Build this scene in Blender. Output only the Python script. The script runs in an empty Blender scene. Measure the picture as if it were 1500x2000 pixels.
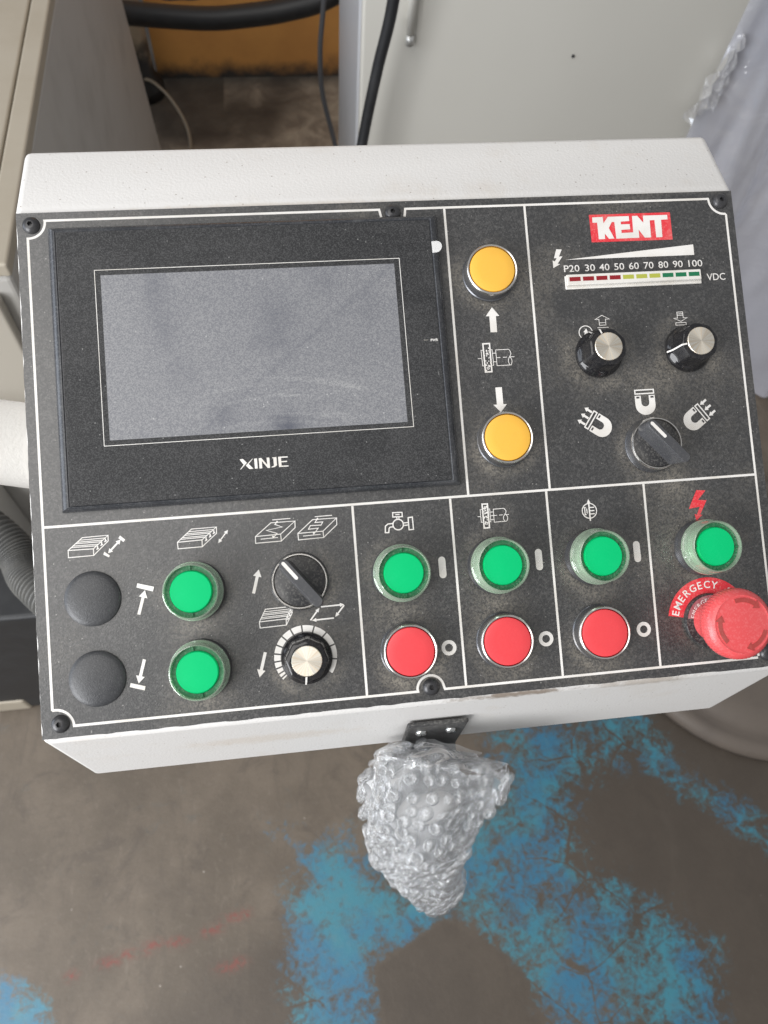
import bpy, math, random
import numpy as np
from mathutils import Matrix, Vector
R = math.radians
random.seed(7)
S = bpy.context.scene
COL = S.collection

# ------------------------------------------------------------------ camera
cd = bpy.data.cameras.new('camera'); cam = bpy.data.objects.new('camera', cd); COL.objects.link(cam)
cam.matrix_world = Matrix(((0.991581, 0.074423, -0.105967, 0.13096),
                           (-0.116296, 0.871716, -0.476011, -0.33554),
                           (0.056947, 0.484327, 0.873032, 1.37447),
                           (0, 0, 0, 1)))
cd.sensor_fit = 'AUTO'; cd.sensor_width = 36.0; cd.lens = 27.0
cd.clip_start = 0.01; cd.clip_end = 60.0
cd.dof.use_dof = True; cd.dof.focus_distance = 0.41; cd.dof.aperture_fstop = 14.0
S.camera = cam

# ------------------------------------------------------------------ world and lamps
wd = bpy.data.worlds.new('World'); S.world = wd; wd.use_nodes = True
wd.node_tree.nodes['Background'].inputs['Color'].default_value = (0.97, 0.98, 1.0, 1)
wd.node_tree.nodes['Background'].inputs['Strength'].default_value = 0.40

def area(name, loc, target, w, h, power, col):
    l = bpy.data.lights.new(name, 'AREA'); l.shape = 'RECTANGLE'; l.size = w; l.size_y = h
    l.energy = power; l.color = col
    o = bpy.data.objects.new(name, l); COL.objects.link(o); o.location = loc
    o.rotation_euler = (Vector(target) - Vector(loc)).to_track_quat('-Z', 'Y').to_euler()
    return o
area('door_light', (-1.20, -1.15, 1.40), (0.15, -0.05, 0.95), 1.0, 1.4, 44, (0.97, 0.98, 1.0))
area('window_light', (-1.75, 0.0, 1.30), (0.15, -0.05, 1.0), 1.3, 1.5, 17, (0.80, 0.88, 1.0))
area('skylight', (-1.25, -0.75, 3.4), (-1.10, -0.62, 0.9), 2.0, 2.4, 45, (1.0, 0.97, 0.93))

S.view_settings.view_transform = 'Standard'; S.view_settings.look = 'None'
S.view_settings.exposure = 0.0; S.view_settings.gamma = 1.0
S.view_settings.use_curve_mapping = False
S.render.engine = 'CYCLES'
S.cycles.use_denoising = True
S.cycles.transparent_max_bounces = 24
S.cycles.max_bounces = 10

# ------------------------------------------------------------------ materials
def new_mat(name):
    m = bpy.data.materials.new(name); m.use_nodes = True
    nt = m.node_tree; b = nt.nodes['Principled BSDF']
    return m, nt, b
def N(nt, t, **kw):
    n = nt.nodes.new(t)
    for k, v in kw.items(): setattr(n, k, v)
    return n
def noise(nt, scale, detail=2.0, rough=0.5, dist=0.0, coord='Object'):
    tc = N(nt, 'ShaderNodeTexCoord'); n = N(nt, 'ShaderNodeTexNoise')
    n.inputs['Scale'].default_value = scale; n.inputs['Detail'].default_value = detail
    n.inputs['Roughness'].default_value = rough; n.inputs['Distortion'].default_value = dist
    nt.links.new(tc.outputs[coord], n.inputs['Vector'])
    return n.outputs['Fac']
def ramp(nt, src, a, b, va=0.0, vb=1.0):
    n = N(nt, 'ShaderNodeMapRange'); n.interpolation_type = 'SMOOTHSTEP'
    n.inputs['From Min'].default_value = a; n.inputs['From Max'].default_value = b
    n.inputs['To Min'].default_value = va; n.inputs['To Max'].default_value = vb
    nt.links.new(src, n.inputs['Value']); return n.outputs['Result']
def mth(nt, op, a, b):
    n = N(nt, 'ShaderNodeMath', operation=op)
    for i, v in enumerate((a, b)):
        if isinstance(v, (int, float)): n.inputs[i].default_value = v
        else: nt.links.new(v, n.inputs[i])
    return n.outputs[0]
def mixc(nt, fac, a, b):
    n = N(nt, 'ShaderNodeMix', data_type='RGBA')
    if isinstance(fac, (int, float)): n.inputs[0].default_value = fac
    else: nt.links.new(fac, n.inputs[0])
    for i, v in ((6, a), (7, b)):
        if isinstance(v, tuple): n.inputs[i].default_value = (*v, 1)
        else: nt.links.new(v, n.inputs[i])
    return n.outputs[2]
def bump(nt, b, src, strength, dist):
    n = N(nt, 'ShaderNodeBump'); n.inputs['Strength'].default_value = strength; n.inputs['Distance'].default_value = dist
    nt.links.new(src, n.inputs['Height']); nt.links.new(n.outputs['Normal'], b.inputs['Normal'])
def attr(nt, name):
    n = N(nt, 'ShaderNodeAttribute'); n.attribute_name = name; return n.outputs['Fac']
def cells(nt, scale):
    tc = N(nt, 'ShaderNodeTexCoord'); v = N(nt, 'ShaderNodeTexVoronoi'); v.inputs['Scale'].default_value = scale
    nt.links.new(tc.outputs['Object'], v.inputs['Vector'])
    sep = N(nt, 'ShaderNodeSeparateColor'); nt.links.new(v.outputs['Color'], sep.inputs[0])
    return v, sep
def specks(nt, scale, r, lo=0.55, hi=0.95):
    # sparse little round grains of uneven strength
    v, sep = cells(nt, scale)
    return mth(nt, 'MULTIPLY', ramp(nt, v.outputs['Distance'], r, r * 0.5), ramp(nt, sep.outputs[0], lo, hi))
def grit(nt, scale, lo=0.45, hi=1.0):
    # fine mottled grain, every grain its own tone
    v, sep = cells(nt, scale); return ramp(nt, sep.outputs[0], lo, hi)

DUST = (0.30, 0.27, 0.22)
def dusty(name, col, rough=0.5, metal=0.0, dust=0.25, dcol=DUST, grain=0.3, gscale=900, bstr=0.0, bscale=900, spec=0.5, patch=60):
    m, nt, b = new_mat(name)
    f = ramp(nt, noise(nt, patch, 4, 0.6), 0.40, 0.75, 0.0, dust)
    c = mixc(nt, f, col, dcol)
    if grain:
        g = mth(nt, 'MULTIPLY', mth(nt, 'MAXIMUM', mth(nt, 'MULTIPLY', grit(nt, gscale * 1.5, 0.5, 1.0), 0.55), specks(nt, gscale * 0.5, 0.22, 0.75, 0.99)), grain)
        c = mixc(nt, g, c, tuple(min(1, v * 1.6 + 0.05) for v in dcol))
        f = mth(nt, 'MAXIMUM', f, g)
    nt.links.new(c, b.inputs['Base Color'])
    nt.links.new(mth(nt, 'ADD', mth(nt, 'MULTIPLY', f, 0.4), rough), b.inputs['Roughness'])
    b.inputs['Metallic'].default_value = metal; b.inputs['Specular IOR Level'].default_value = spec
    if bstr: bump(nt, b, noise(nt, bscale, 2), bstr, 0.0004)
    return m
def plain(name, col, rough=0.5, metal=0.0, spec=0.5):
    m, nt, b = new_mat(name)
    b.inputs['Base Color'].default_value = (*col, 1); b.inputs['Roughness'].default_value = rough
    b.inputs['Metallic'].default_value = metal; b.inputs['Specular IOR Level'].default_value = spec
    return m
def clear(name, tint, col, opac, edge, rough=0.12, bstr=0.0, bscale=200, bdist=0.002, ior=1.7, f0=0.0):
    # see-through plastic: a little milky body colour plus a mirror-like skin
    m, nt, b = new_mat(name); nt.nodes.remove(b)
    d = N(nt, 'ShaderNodeBsdfDiffuse'); d.inputs[0].default_value = (*col, 1)
    g = N(nt, 'ShaderNodeBsdfGlossy'); g.inputs['Roughness'].default_value = rough; g.inputs[0].default_value = (1, 1, 1, 1)
    t = N(nt, 'ShaderNodeBsdfTransparent'); t.inputs[0].default_value = (*tint, 1)
    lw = N(nt, 'ShaderNodeLayerWeight'); lw.inputs['Blend'].default_value = 0.35
    fr = N(nt, 'ShaderNodeFresnel'); fr.inputs['IOR'].default_value = ior
    mx = N(nt, 'ShaderNodeMixShader'); nt.links.new(ramp(nt, lw.outputs['Facing'], f0, 1.0, opac, edge), mx.inputs[0])
    nt.links.new(t.outputs[0], mx.inputs[1]); nt.links.new(d.outputs[0], mx.inputs[2])
    mx2 = N(nt, 'ShaderNodeMixShader'); nt.links.new(mth(nt, 'MINIMUM', fr.outputs[0], 0.75), mx2.inputs[0])
    nt.links.new(mx.outputs[0], mx2.inputs[1]); nt.links.new(g.outputs[0], mx2.inputs[2])
    nt.links.new(mx2.outputs[0], nt.nodes['Material Output'].inputs['Surface'])
    if bstr:
        n = N(nt, 'ShaderNodeBump'); n.inputs['Strength'].default_value = bstr; n.inputs['Distance'].default_value = bdist
        nt.links.new(noise(nt, bscale, 3, 0.6, 1.0), n.inputs['Height'])
        for q in (g, fr): nt.links.new(n.outputs['Normal'], q.inputs['Normal'])
    return m

MT = {}
# black powder-coated face plate: grain, dust drifts (attribute), pale settled dust
def plate_mat():
    m, nt, b = new_mat('face_plate_black')
    g1 = mth(nt, 'MULTIPLY', specks(nt, 520, 0.20, 0.88, 1.0), 0.45)
    g2 = mth(nt, 'MULTIPLY', mth(nt, 'MULTIPLY', grit(nt, 1700), ramp(nt, noise(nt, 30, 3), 0.3, 0.7, 0.5, 1.2)), 0.125)
    g3 = mth(nt, 'MULTIPLY', grit(nt, 800, 0.6, 1.0), 0.10)
    d = mth(nt, 'MULTIPLY', attr(nt, 'dust'), mth(nt, 'ADD', mth(nt, 'MULTIPLY', grit(nt, 1200, 0.1, 0.9), 0.9), 0.35))
    c = mixc(nt, g2, (0.026, 0.0265, 0.028), (0.30, 0.29, 0.28))
    c = mixc(nt, g3, c, (0.30, 0.29, 0.28))
    c = mixc(nt, d, c, (0.34, 0.305, 0.25))
    c = mixc(nt, g1, c, (0.60, 0.58, 0.54))
    nt.links.new(c, b.inputs['Base Color'])
    b.inputs['Roughness'].default_value = 0.31
    b.inputs['Specular IOR Level'].default_value = 0.9
    bump(nt, b, noise(nt, 1300, 2), 0.35, 0.0003)
    return m
MT['plate'] = plate_mat()
MT['white_print'] = dusty('white_print', (0.80, 0.78, 0.75), 0.55, 0, 0.35, (0.42, 0.36, 0.27), 0.25, patch=35)
MT['red_print'] = dusty('red_print', (0.72, 0.03, 0.045), 0.5, 0, 0.18, (0.6, 0.4, 0.35), 0.2)
def body_mat():
    m, nt, b = new_mat('white_powder_coat')
    c = mixc(nt, ramp(nt, noise(nt, 25, 5, 0.65), 0.52, 0.80, 0.0, 0.30), (0.71, 0.695, 0.675), (0.58, 0.50, 0.40))
    c = mixc(nt, mth(nt, 'MULTIPLY', specks(nt, 260, 0.16), 0.6), c, (0.25, 0.21, 0.17))
    tc = N(nt, 'ShaderNodeTexCoord')
    for ctr, sc_, st, colr in (((0.043, -0.092, 0.108), (26, 400, 150), 0.8, (0.16, 0.11, 0.07)), ((0.112, -0.092, 0.106), (30, 300, 120), 0.45, (0.26, 0.19, 0.12)), ((-0.085, -0.108, 0.070), (18, 60, 90), 0.22, (0.50, 0.36, 0.20)), ((-0.06, 0.170, 0.107), (9, 320, 200), 0.30, (0.52, 0.42, 0.30))):
        sub = N(nt, 'ShaderNodeVectorMath', operation='SUBTRACT'); nt.links.new(tc.outputs['Object'], sub.inputs[0]); sub.inputs[1].default_value = ctr
        mul = N(nt, 'ShaderNodeVectorMath', operation='MULTIPLY'); nt.links.new(sub.outputs[0], mul.inputs[0]); mul.inputs[1].default_value = sc_
        ln = N(nt, 'ShaderNodeVectorMath', operation='LENGTH'); nt.links.new(mul.outputs[0], ln.inputs[0])
        dd = mth(nt, 'ADD', ln.outputs['Value'], mth(nt, 'MULTIPLY', mth(nt, 'SUBTRACT', noise(nt, 180, 5, 0.7), 0.5), 1.6))
        c = mixc(nt, ramp(nt, dd, 1.1, 0.3, 0.0, st), c, colr)
    nt.links.new(c, b.inputs['Base Color']); b.inputs['Roughness'].default_value = 0.42
    bump(nt, b, noise(nt, 700, 2, 0.55), 0.30, 0.0006)
    return m
MT['body'] = body_mat()
MT['frame_plastic'] = dusty('screen_frame_plastic', (0.035, 0.037, 0.042), 0.24, 0, 0.18, (0.2, 0.2, 0.2), 0.15)
def glass_face(name, base, dustc, amt, rough, gr):
    m, nt, b = new_mat(name)
    big = ramp(nt, noise(nt, 22, 4, 0.6, 0.6), 0.36, 0.66)
    tc = N(nt, 'ShaderNodeTexCoord'); mp = N(nt, 'ShaderNodeMapping')
    mp.inputs['Rotation'].default_value = (0, 0, R(-12)); mp.inputs['Scale'].default_value = (14, 150, 1)
    nt.links.new(tc.outputs['Object'], mp.inputs[0])
    st = N(nt, 'ShaderNodeTexNoise'); st.inputs['Scale'].default_value = 1.0; st.inputs['Detail'].default_value = 4
    nt.links.new(mp.outputs[0], st.inputs['Vector'])
    d = mth(nt, 'ADD', mth(nt, 'MULTIPLY', big, 0.55), mth(nt, 'MULTIPLY', ramp(nt, st.outputs['Fac'], 0.4, 0.75), 0.3))
    d = mth(nt, 'MULTIPLY', mth(nt, 'ADD', d, 0.25), amt)
    d = mth(nt, 'MULTIPLY', d, ramp(nt, noise(nt, 1100, 2, 0.8), 0.3, 0.75, 0.55, 1.4))
    c = mixc(nt, d, base, dustc)
    c = mixc(nt, mth(nt, 'MULTIPLY', grit(nt, 2300, 0.3, 1.0), gr), c, (0.6, 0.6, 0.6))
    c = mixc(nt, mth(nt, 'MULTIPLY', specks(nt, 500, 0.20, 0.90, 1.0), 0.4), c, (0.65, 0.65, 0.63))
    nt.links.new(c, b.inputs['Base Color'])
    nt.links.new(mth(nt, 'ADD', mth(nt, 'MULTIPLY', d, 0.4), rough), b.inputs['Roughness']); b.inputs['Specular IOR Level'].default_value = 0.25
    return m
MT['hmi_face'] = glass_face('touch_panel_border', (0.016, 0.0165, 0.018), (0.22, 0.215, 0.21), 0.10, 0.50, 0.070)
def screen_mat():
    m, nt, b = new_mat('dusty_dark_screen')
    d = mth(nt, 'MULTIPLY', attr(nt, 'dust'), mth(nt, 'ADD', mth(nt, 'MULTIPLY', grit(nt, 2000, 0.1, 1.0), 0.55), 0.62))
    c = mixc(nt, d, (0.050, 0.056, 0.082), (0.33, 0.33, 0.33))
    c = mixc(nt, mth(nt, 'MULTIPLY', specks(nt, 500, 0.20, 0.90, 1.0), 0.5), c, (0.7, 0.7, 0.68))
    nt.links.new(c, b.inputs['Base Color']); b.inputs['Roughness'].default_value = 0.36; b.inputs['Specular IOR Level'].default_value = 0.4
    return m
MT['chrome'] = dusty('worn_chrome', (0.78, 0.76, 0.73), 0.20, 1.0, 0.22, (0.40, 0.33, 0.25), 0.08, patch=140)
MT['dark_chrome'] = dusty('dull_collar_metal', (0.16, 0.165, 0.18), 0.30, 0.75, 0.45, (0.22, 0.2, 0.17), 0.25, patch=120)
MT['black'] = dusty('black_plastic', (0.026, 0.026, 0.028), 0.34, 0, 0.22, (0.2, 0.19, 0.17), 0.30)
MT['lever'] = dusty('dark_grey_lever', (0.060, 0.061, 0.066), 0.30, 0, 0.10, (0.2, 0.19, 0.17), 0.10)
MT['screw'] = dusty('black_oxide_screw', (0.045, 0.045, 0.048), 0.30, 0.3, 0.15, (0.2, 0.19, 0.17), 0.08)
MT['knob'] = dusty('glossy_black_knob', (0.010, 0.010, 0.012), 0.09, 0, 0.06, (0.2, 0.18, 0.15), 0.07)
def alu_mat():
    m, nt, b = new_mat('spun_aluminium')
    b.inputs['Base Color'].default_value = (0.80, 0.74, 0.65, 1); b.inputs['Metallic'].default_value = 1.0
    b.inputs['Roughness'].default_value = 0.30; b.inputs['Anisotropic'].default_value = 0.55
    t = N(nt, 'ShaderNodeTangent'); t.direction_type = 'RADIAL'; t.axis = 'Z'
    nt.links.new(t.outputs[0], b.inputs['Tangent'])
    # fine spokes of the turned face
    tc = N(nt, 'ShaderNodeTexCoord'); g = N(nt, 'ShaderNodeTexGradient'); g.gradient_type = 'RADIAL'
    nt.links.new(tc.outputs['Object'], g.inputs[0])
    w = N(nt, 'ShaderNodeTexNoise'); w.noise_dimensions = '1D'; w.inputs['Scale'].default_value = 26; w.inputs['Detail'].default_value = 5
    nt.links.new(g.outputs['Fac'], w.inputs['W'])
    c = mixc(nt, ramp(nt, w.outputs['Fac'], 0.35, 0.65), (0.80, 0.70, 0.56), (1.0, 0.95, 0.84))
    nt.links.new(c, b.inputs['Base Color'])
    nt.links.new(ramp(nt, w.outputs['Fac'], 0.3, 0.7, 0.50, 0.34), b.inputs['Roughness'])
    return m
MT['alu'] = alu_mat()
MT['green'] = dusty('green_button_cap', (0.001, 0.50, 0.165), 0.5, 0, 0.10, (0.03, 0.5, 0.25), 0.03, patch=90, spec=0.15)
MT['green_ring'] = dusty('dark_green_ring', (0.010, 0.13, 0.05), 0.4, 0, 0.35, (0.12, 0.22, 0.13), 0.5)
MT['lens'] = clear('clear_lamp_lens', (0.84, 0.98, 0.87), (0.70, 0.86, 0.66), 0.22, 0.48, 0.05)
MT['red'] = dusty('red_button_cap', (0.76, 0.06, 0.07), 0.36, 0, 0.08, (0.6, 0.10, 0.10), 0.05, patch=50)
MT['estop'] = dusty('red_mushroom_head', (0.68, 0.08, 0.085), 0.30, 0, 0.18, (0.78, 0.26, 0.25), 0.18, patch=22)
MT['estop_mark'] = dusty('red_raised_arrow', (0.36, 0.045, 0.04), 0.4, 0, 0.3, (0.45, 0.18, 0.15), 0.1)
MT['yellow'] = dusty('amber_button_cap', (0.86, 0.47, 0.06), 0.45, 0, 0.14, (0.50, 0.27, 0.07), 0.06, patch=45)
MT['led_body'] = dusty('white_led_bar', (0.74, 0.72, 0.68), 0.4, 0, 0.3, (0.5, 0.45, 0.36), 0.25, patch=80)
MT['led_r'] = plain('red_led_window', (0.26, 0.012, 0.018), 0.3)
MT['led_y'] = plain('yellow_green_led_window', (0.42, 0.44, 0.07), 0.3)
MT['led_g'] = plain('green_led_window', (0.012, 0.16, 0.07), 0.3)
MT['steel'] = plain('zinc_screw', (0.62, 0.63, 0.62), 0.22, 1.0)
MT['bracket'] = dusty('black_textured_bracket', (0.03, 0.03, 0.031), 0.45, 0, 0.25, (0.25, 0.24, 0.22), 0.35, bstr=0.4, bscale=700)
MT['gap'] = plain('dark_gap', (0.008, 0.008, 0.008), 0.8)

# ------------------------------------------------------------------ mesh helpers
NTAB = {}
def smooth_noise(x, y, cell, seed):
    if seed not in NTAB: NTAB[seed] = np.random.RandomState(seed).rand(257, 257)
    T = NTAB[seed]
    u = np.asarray(x) / cell; v = np.asarray(y) / cell
    i = np.floor(u).astype(int); j = np.floor(v).astype(int); a = u - i; b = v - j
    a = a * a * (3 - 2 * a); b = b * b * (3 - 2 * b); i %= 256; j %= 256
    return (T[i, j] * (1 - a) + T[i + 1, j] * a) * (1 - b) + (T[i, j + 1] * (1 - a) + T[i + 1, j + 1] * a) * b
def fbm(x, y, cell, seed, n=4):
    t = 0; w = 1; s = 0
    for k in range(n):
        t = t + w * smooth_noise(np.asarray(x) + 31.7 * k, np.asarray(y) + 17.3 * k, cell / 2 ** k, seed + k); s += w; w *= 0.55
    return t / s
def sstep(v, a, b):
    t = np.clip((v - a) / (b - a), 0, 1); return t * t * (3 - 2 * t)

class MB:
    def __init__(s): s.v = []; s.f = []; s.sm = []
    def add(s, v, f, smooth=False):
        o = len(s.v); s.v += [tuple(p) for p in v]; s.f += [tuple(i + o for i in q) for q in f]; s.sm += [smooth] * len(f); return s
    def box(s, x0, x1, y0, y1, z0, z1):
        v = [(x, y, z) for z in (z0, z1) for y in (y0, y1) for x in (x0, x1)]
        return s.add(v, [(0, 2, 3, 1), (4, 5, 7, 6), (0, 1, 5, 4), (2, 6, 7, 3), (0, 4, 6, 2), (1, 3, 7, 5)])
    def lathe(s, prof, seg=48, rad=None, c=(0, 0), smooth=True):
        v = []; f = []; n = len(prof)
        for r, z in prof:
            for k in range(seg):
                a = 2 * math.pi * k / seg; rr = r * (rad(a, z) if rad else 1)
                v.append((c[0] + rr * math.cos(a), c[1] + rr * math.sin(a), z))
        for i in range(n - 1):
            for k in range(seg):
                k2 = (k + 1) % seg
                f.append((i * seg + k, i * seg + k2, (i + 1) * seg + k2, (i + 1) * seg + k))
        f.append(tuple((n - 1) * seg + k for k in range(seg)))
        f.append(tuple(seg - 1 - k for k in range(seg)))
        return s.add(v, f, smooth)
    def ring(s, prof, seg=48, smooth=True):          # closed profile turned round the axis
        v = []; f = []; n = len(prof)
        for r, z in prof:
            for k in range(seg):
                a = 2 * math.pi * k / seg; v.append((r * math.cos(a), r * math.sin(a), z))
        for i in range(n):
            j = (i + 1) % n
            for k in range(seg):
                k2 = (k + 1) % seg; f.append((i * seg + k, i * seg + k2, j * seg + k2, j * seg + k))
        return s.add(v, f, smooth)
    def poly(s, pts, z):
        a = sum(pts[i][0] * pts[(i + 1) % len(pts)][1] - pts[(i + 1) % len(pts)][0] * pts[i][1] for i in range(len(pts)))
        if a < 0: pts = pts[::-1]
        return s.add([(x, y, z) for x, y in pts], [tuple(range(len(pts)))])
    def prism(s, pts, z0, z1):
        a = sum(pts[i][0] * pts[(i + 1) % len(pts)][1] - pts[(i + 1) % len(pts)][0] * pts[i][1] for i in range(len(pts)))
        if a < 0: pts = pts[::-1]
        n = len(pts)
        v = [(x, y, z0) for x, y in pts] + [(x, y, z1) for x, y in pts]
        return s.add(v, [tuple(range(n - 1, -1, -1)), tuple(range(n, 2 * n))] + [(i, (i + 1) % n, n + (i + 1) % n, n + i) for i in range(n)])
    def stroke(s, pts, w, z, closed=False):
        P = [Vector(p) for p in pts]; n = len(P); L = []; Rr = []
        for i in range(n):
            a = P[i - 1] if (i > 0 or closed) else None; b = P[(i + 1) % n] if (i < n - 1 or closed) else None
            d1 = (P[i] - a).normalized() if a is not None else None; d2 = (b - P[i]).normalized() if b is not None else None
            if d1 is None: d1 = d2
            if d2 is None: d2 = d1
            t = d1 + d2
            t = t.normalized() if t.length > 1e-6 else d1
            nrm = Vector((-t.y, t.x)); k = max(0.45, nrm.dot(Vector((-d1.y, d1.x))))
            L.append(P[i] + nrm * (w / 2 / k)); Rr.append(P[i] - nrm * (w / 2 / k))
        v = [(p.x, p.y, z) for p in L] + [(p.x, p.y, z) for p in Rr]
        m = n if closed else n - 1
        return s.add(v, [(i, n + i, n + (i + 1) % n, (i + 1) % n) for i in range(m)])
    def tube(s, pts, rad, seg=12, cap=True):
        P = [Vector(p) for p in pts]; n = len(P); v = []; f = []
        ref = None
        for i in range(n):
            t = (P[min(i + 1, n - 1)] - P[max(i - 1, 0)]).normalized()
            if ref is None: ref = t.orthogonal().normalized()
            u = (ref - t * ref.dot(t)).normalized(); ref = u; w = t.cross(u)
            r = rad(i / (n - 1)) if callable(rad) else rad
            for k in range(seg):
                a = 2 * math.pi * k / seg; v.append(P[i] + (u * math.cos(a) + w * math.sin(a)) * r)
        for i in range(n - 1):
            for k in range(seg):
                k2 = (k + 1) % seg; f.append((i * seg + k, i * seg + k2, (i + 1) * seg + k2, (i + 1) * seg + k))
        if cap: f += [tuple(range(seg - 1, -1, -1)), tuple((n - 1) * seg + k for k in range(seg))]
        return s.add(v, f, True)
    def mesh(s, name, scale=1.0, off=(0, 0, 0)):
        me = bpy.data.meshes.new(name)
        me.from_pydata([((x - off[0]) * scale, (y - off[1]) * scale, (z - off[2]) * scale) for x, y, z in s.v], [], s.f)
        me.polygons.foreach_set('use_smooth', s.sm)
        me.update(); return me
def spline(pts, n=40):
    P = [Vector(p) for p in pts]; P = [2 * P[0] - P[1]] + P + [2 * P[-1] - P[-2]]; out = []
    m = len(P) - 3
    for k in range(n + 1):
        t = k / n * m; i = min(int(t), m - 1); t -= i
        a, b, c, d = P[i:i + 4]
        out.append(0.5 * ((2 * b) + (c - a) * t + (2 * a - 5 * b + 4 * c - d) * t * t + (3 * b - a - 3 * c + d) * t ** 3))
    return out
def link(name, me, mat, parent=None, loc=(0, 0, 0), rot=(0, 0, 0)):
    o = bpy.data.objects.new(name, me); COL.objects.link(o)
    if mat is not None and not me.materials: me.materials.append(mat)
    o.location = loc; o.rotation_euler = rot
    if parent is not None: o.parent = parent
    return o
def bevel(o, w, seg=2, ang=30):
    b = o.modifiers.new('bevel', 'BEVEL'); b.width = w; b.segments = seg; b.limit_method = 'ANGLE'; b.angle_limit = R(ang)
    b.harden_normals = False
def tag(o, label, cat, group=None):
    o['label'] = label; o['category'] = cat
    if group: o['group'] = group
    return o
def structure(o): o['kind'] = 'structure'; return o
def auto_smooth(me, ang=35):
    try: me.set_sharp_from_angle(angle=R(ang))
    except Exception: pass

# ------------------------------------------------------------------ the setting: floor
FLOOR_Z = 0.0
def poly_sd(px, py, poly):
    d = np.full(px.shape, 1e9); inside = np.zeros(px.shape, bool); n = len(poly)
    for i in range(n):
        ax, ay = poly[i]; bx, by = poly[(i + 1) % n]
        ex, ey = bx - ax, by - ay; t = np.clip(((px - ax) * ex + (py - ay) * ey) / (ex * ex + ey * ey), 0, 1)
        d = np.minimum(d, np.hypot(px - ax - t * ex, py - ay - t * ey))
        c = ((ay > py) != (by > py)); 
        with np.errstate(divide='ignore', invalid='ignore'):
            xx = (bx - ax) * (py - ay) / (by - ay if by != ay else 1e-9) + ax
        inside ^= c & (px < xx)
    return np.where(inside, d, -d)
def build_floor():
    fx = np.arange(-0.60, 1.1, 0.004); fy = np.arange(-0.62, 0.26, 0.004)
    xs = np.concatenate([np.linspace(-6, -0.62, 14), fx, np.linspace(1.12, 6, 14)])
    ys = np.concatenate([np.linspace(-4, -0.64, 10), fy, np.linspace(0.28, 6, 60)])
    X, Y = np.meshgrid(xs, ys); x = X.ravel(); y = Y.ravel()
    P1 = [(0.062, -0.254), (0.082, -0.203), (0.168, -0.181), (0.212, -0.248), (0.258, -0.283), (0.318, -0.324), (0.192, -0.383), (0.192, -0.5), (0.05, -0.5)]
    P2 = [(0.36, -0.156), (0.41, -0.092), (0.454, -0.03), (0.734, 0.0), (0.738, -0.098), (0.686, -0.11), (0.571, -0.159), (0.541, -0.206), (0.569, -0.273), (0.655, -0.344), (0.735, -0.419), (0.693, -0.543), (0.452, -0.513), (0.412, -0.402), (0.312, -0.328), (0.27, -0.28), (0.22, -0.25), (0.30, -0.20)]
    P3 = [(0.697, -0.02), (0.741, -0.089), (0.796, -0.157), (0.87, -0.217), (0.93, -0.262), (0.90, -0.343), (0.82, -0.253), (0.755, -0.196), (0.691, -0.128)]
    P4 = [(-0.45, -0.30), (-0.33, -0.345), (-0.295, -0.371), (-0.287, -0.45), (-0.45, -0.45)]
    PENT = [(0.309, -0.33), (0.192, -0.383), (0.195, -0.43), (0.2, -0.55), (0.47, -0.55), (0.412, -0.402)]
    paint = np.zeros(x.shape)
    for p, w, amt in ((P1, 0.050, 0.80), (P2, 0.060, 0.66), (P3, 0.04, 0.62), (P4, 0.03, 0.80)):
        paint = np.maximum(paint, amt * sstep(poly_sd(x, y, p), -w, w))
    paint = np.maximum(paint, 0.34 * np.exp(-(((x - 0.06) / 0.05) ** 2 + ((y + 0.17) / 0.035) ** 2)))
    paint += 0.22 * (fbm(x, y, 0.09, 3) - 0.5)
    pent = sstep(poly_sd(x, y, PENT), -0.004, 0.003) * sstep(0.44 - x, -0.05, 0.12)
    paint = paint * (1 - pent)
    red = np.zeros(x.shape)
    for k, (a, b) in enumerate([(-0.265, -0.339), (-0.183, -0.321), (-0.209, -0.328), (-0.152, -0.318), (-0.145, -0.312), (-0.11, -0.313), (-0.063, -0.304), (-0.052, -0.302), (-0.02, -0.288), (-0.004, -0.286), (-0.017, -0.351), (-0.033, -0.356)]):
        red = np.maximum(red, np.exp(-(((x - a) / (0.009 + 0.004 * (k % 3))) ** 2 + ((y - b) / 0.007) ** 2)))
    # rough concrete where the machines stand at the back, dark oil there
    back = sstep(y + 0.25 * (fbm(x, y, 0.4, 21) - 0.5), 0.9, 1.2)
    oil = np.clip(sstep(-np.hypot((x + 0.05) / 0.33, (y - 1.72) / 0.16) + 0.9 * (fbm(x, y, 0.25, 9) - 0.5), -0.95, -0.55)
                  + sstep(y + 0.10 * (fbm(x, y, 0.15, 5) - 0.5), 1.80, 1.88), 0, 1)
    shade_and_stain = np.maximum(np.maximum(sstep(x + 0.35 * (fbm(x, y, 0.25, 33) - 0.5), 0.30, 0.60), 0.9 * pent) * sstep(-y, -0.35, -0.05), 0.75 * sstep(-y + 0.45 * x + 0.12 * (fbm(x, y, 0.2, 51) - 0.5), 0.27, 0.40))  # photographer's shadow painted in towards right and front, plus the dark bare pentagon
    nx, ny = len(xs), len(ys)
    me = bpy.data.meshes.new('floor')
    idx = np.arange(nx * ny).reshape(ny, nx)
    q = np.stack([idx[:-1, :-1], idx[:-1, 1:], idx[1:, 1:], idx[1:, :-1]], -1).reshape(-1, 4)
    me.from_pydata(np.stack([x, y, np.zeros_like(x)], 1).tolist(), [], q.tolist())
    for nm, arr in (('paint', paint), ('redmark', red), ('concrete', back), ('oil', oil), ('shade_and_stain', shade_and_stain)):
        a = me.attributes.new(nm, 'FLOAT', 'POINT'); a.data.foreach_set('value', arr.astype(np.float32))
    m, nt, b = new_mat('worn_workshop_floor')
    brown = mixc(nt, ramp(nt, noise(nt, 7, 6, 0.6), 0.35, 0.68), (0.106, 0.084, 0.062), (0.156, 0.125, 0.094))
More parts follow.
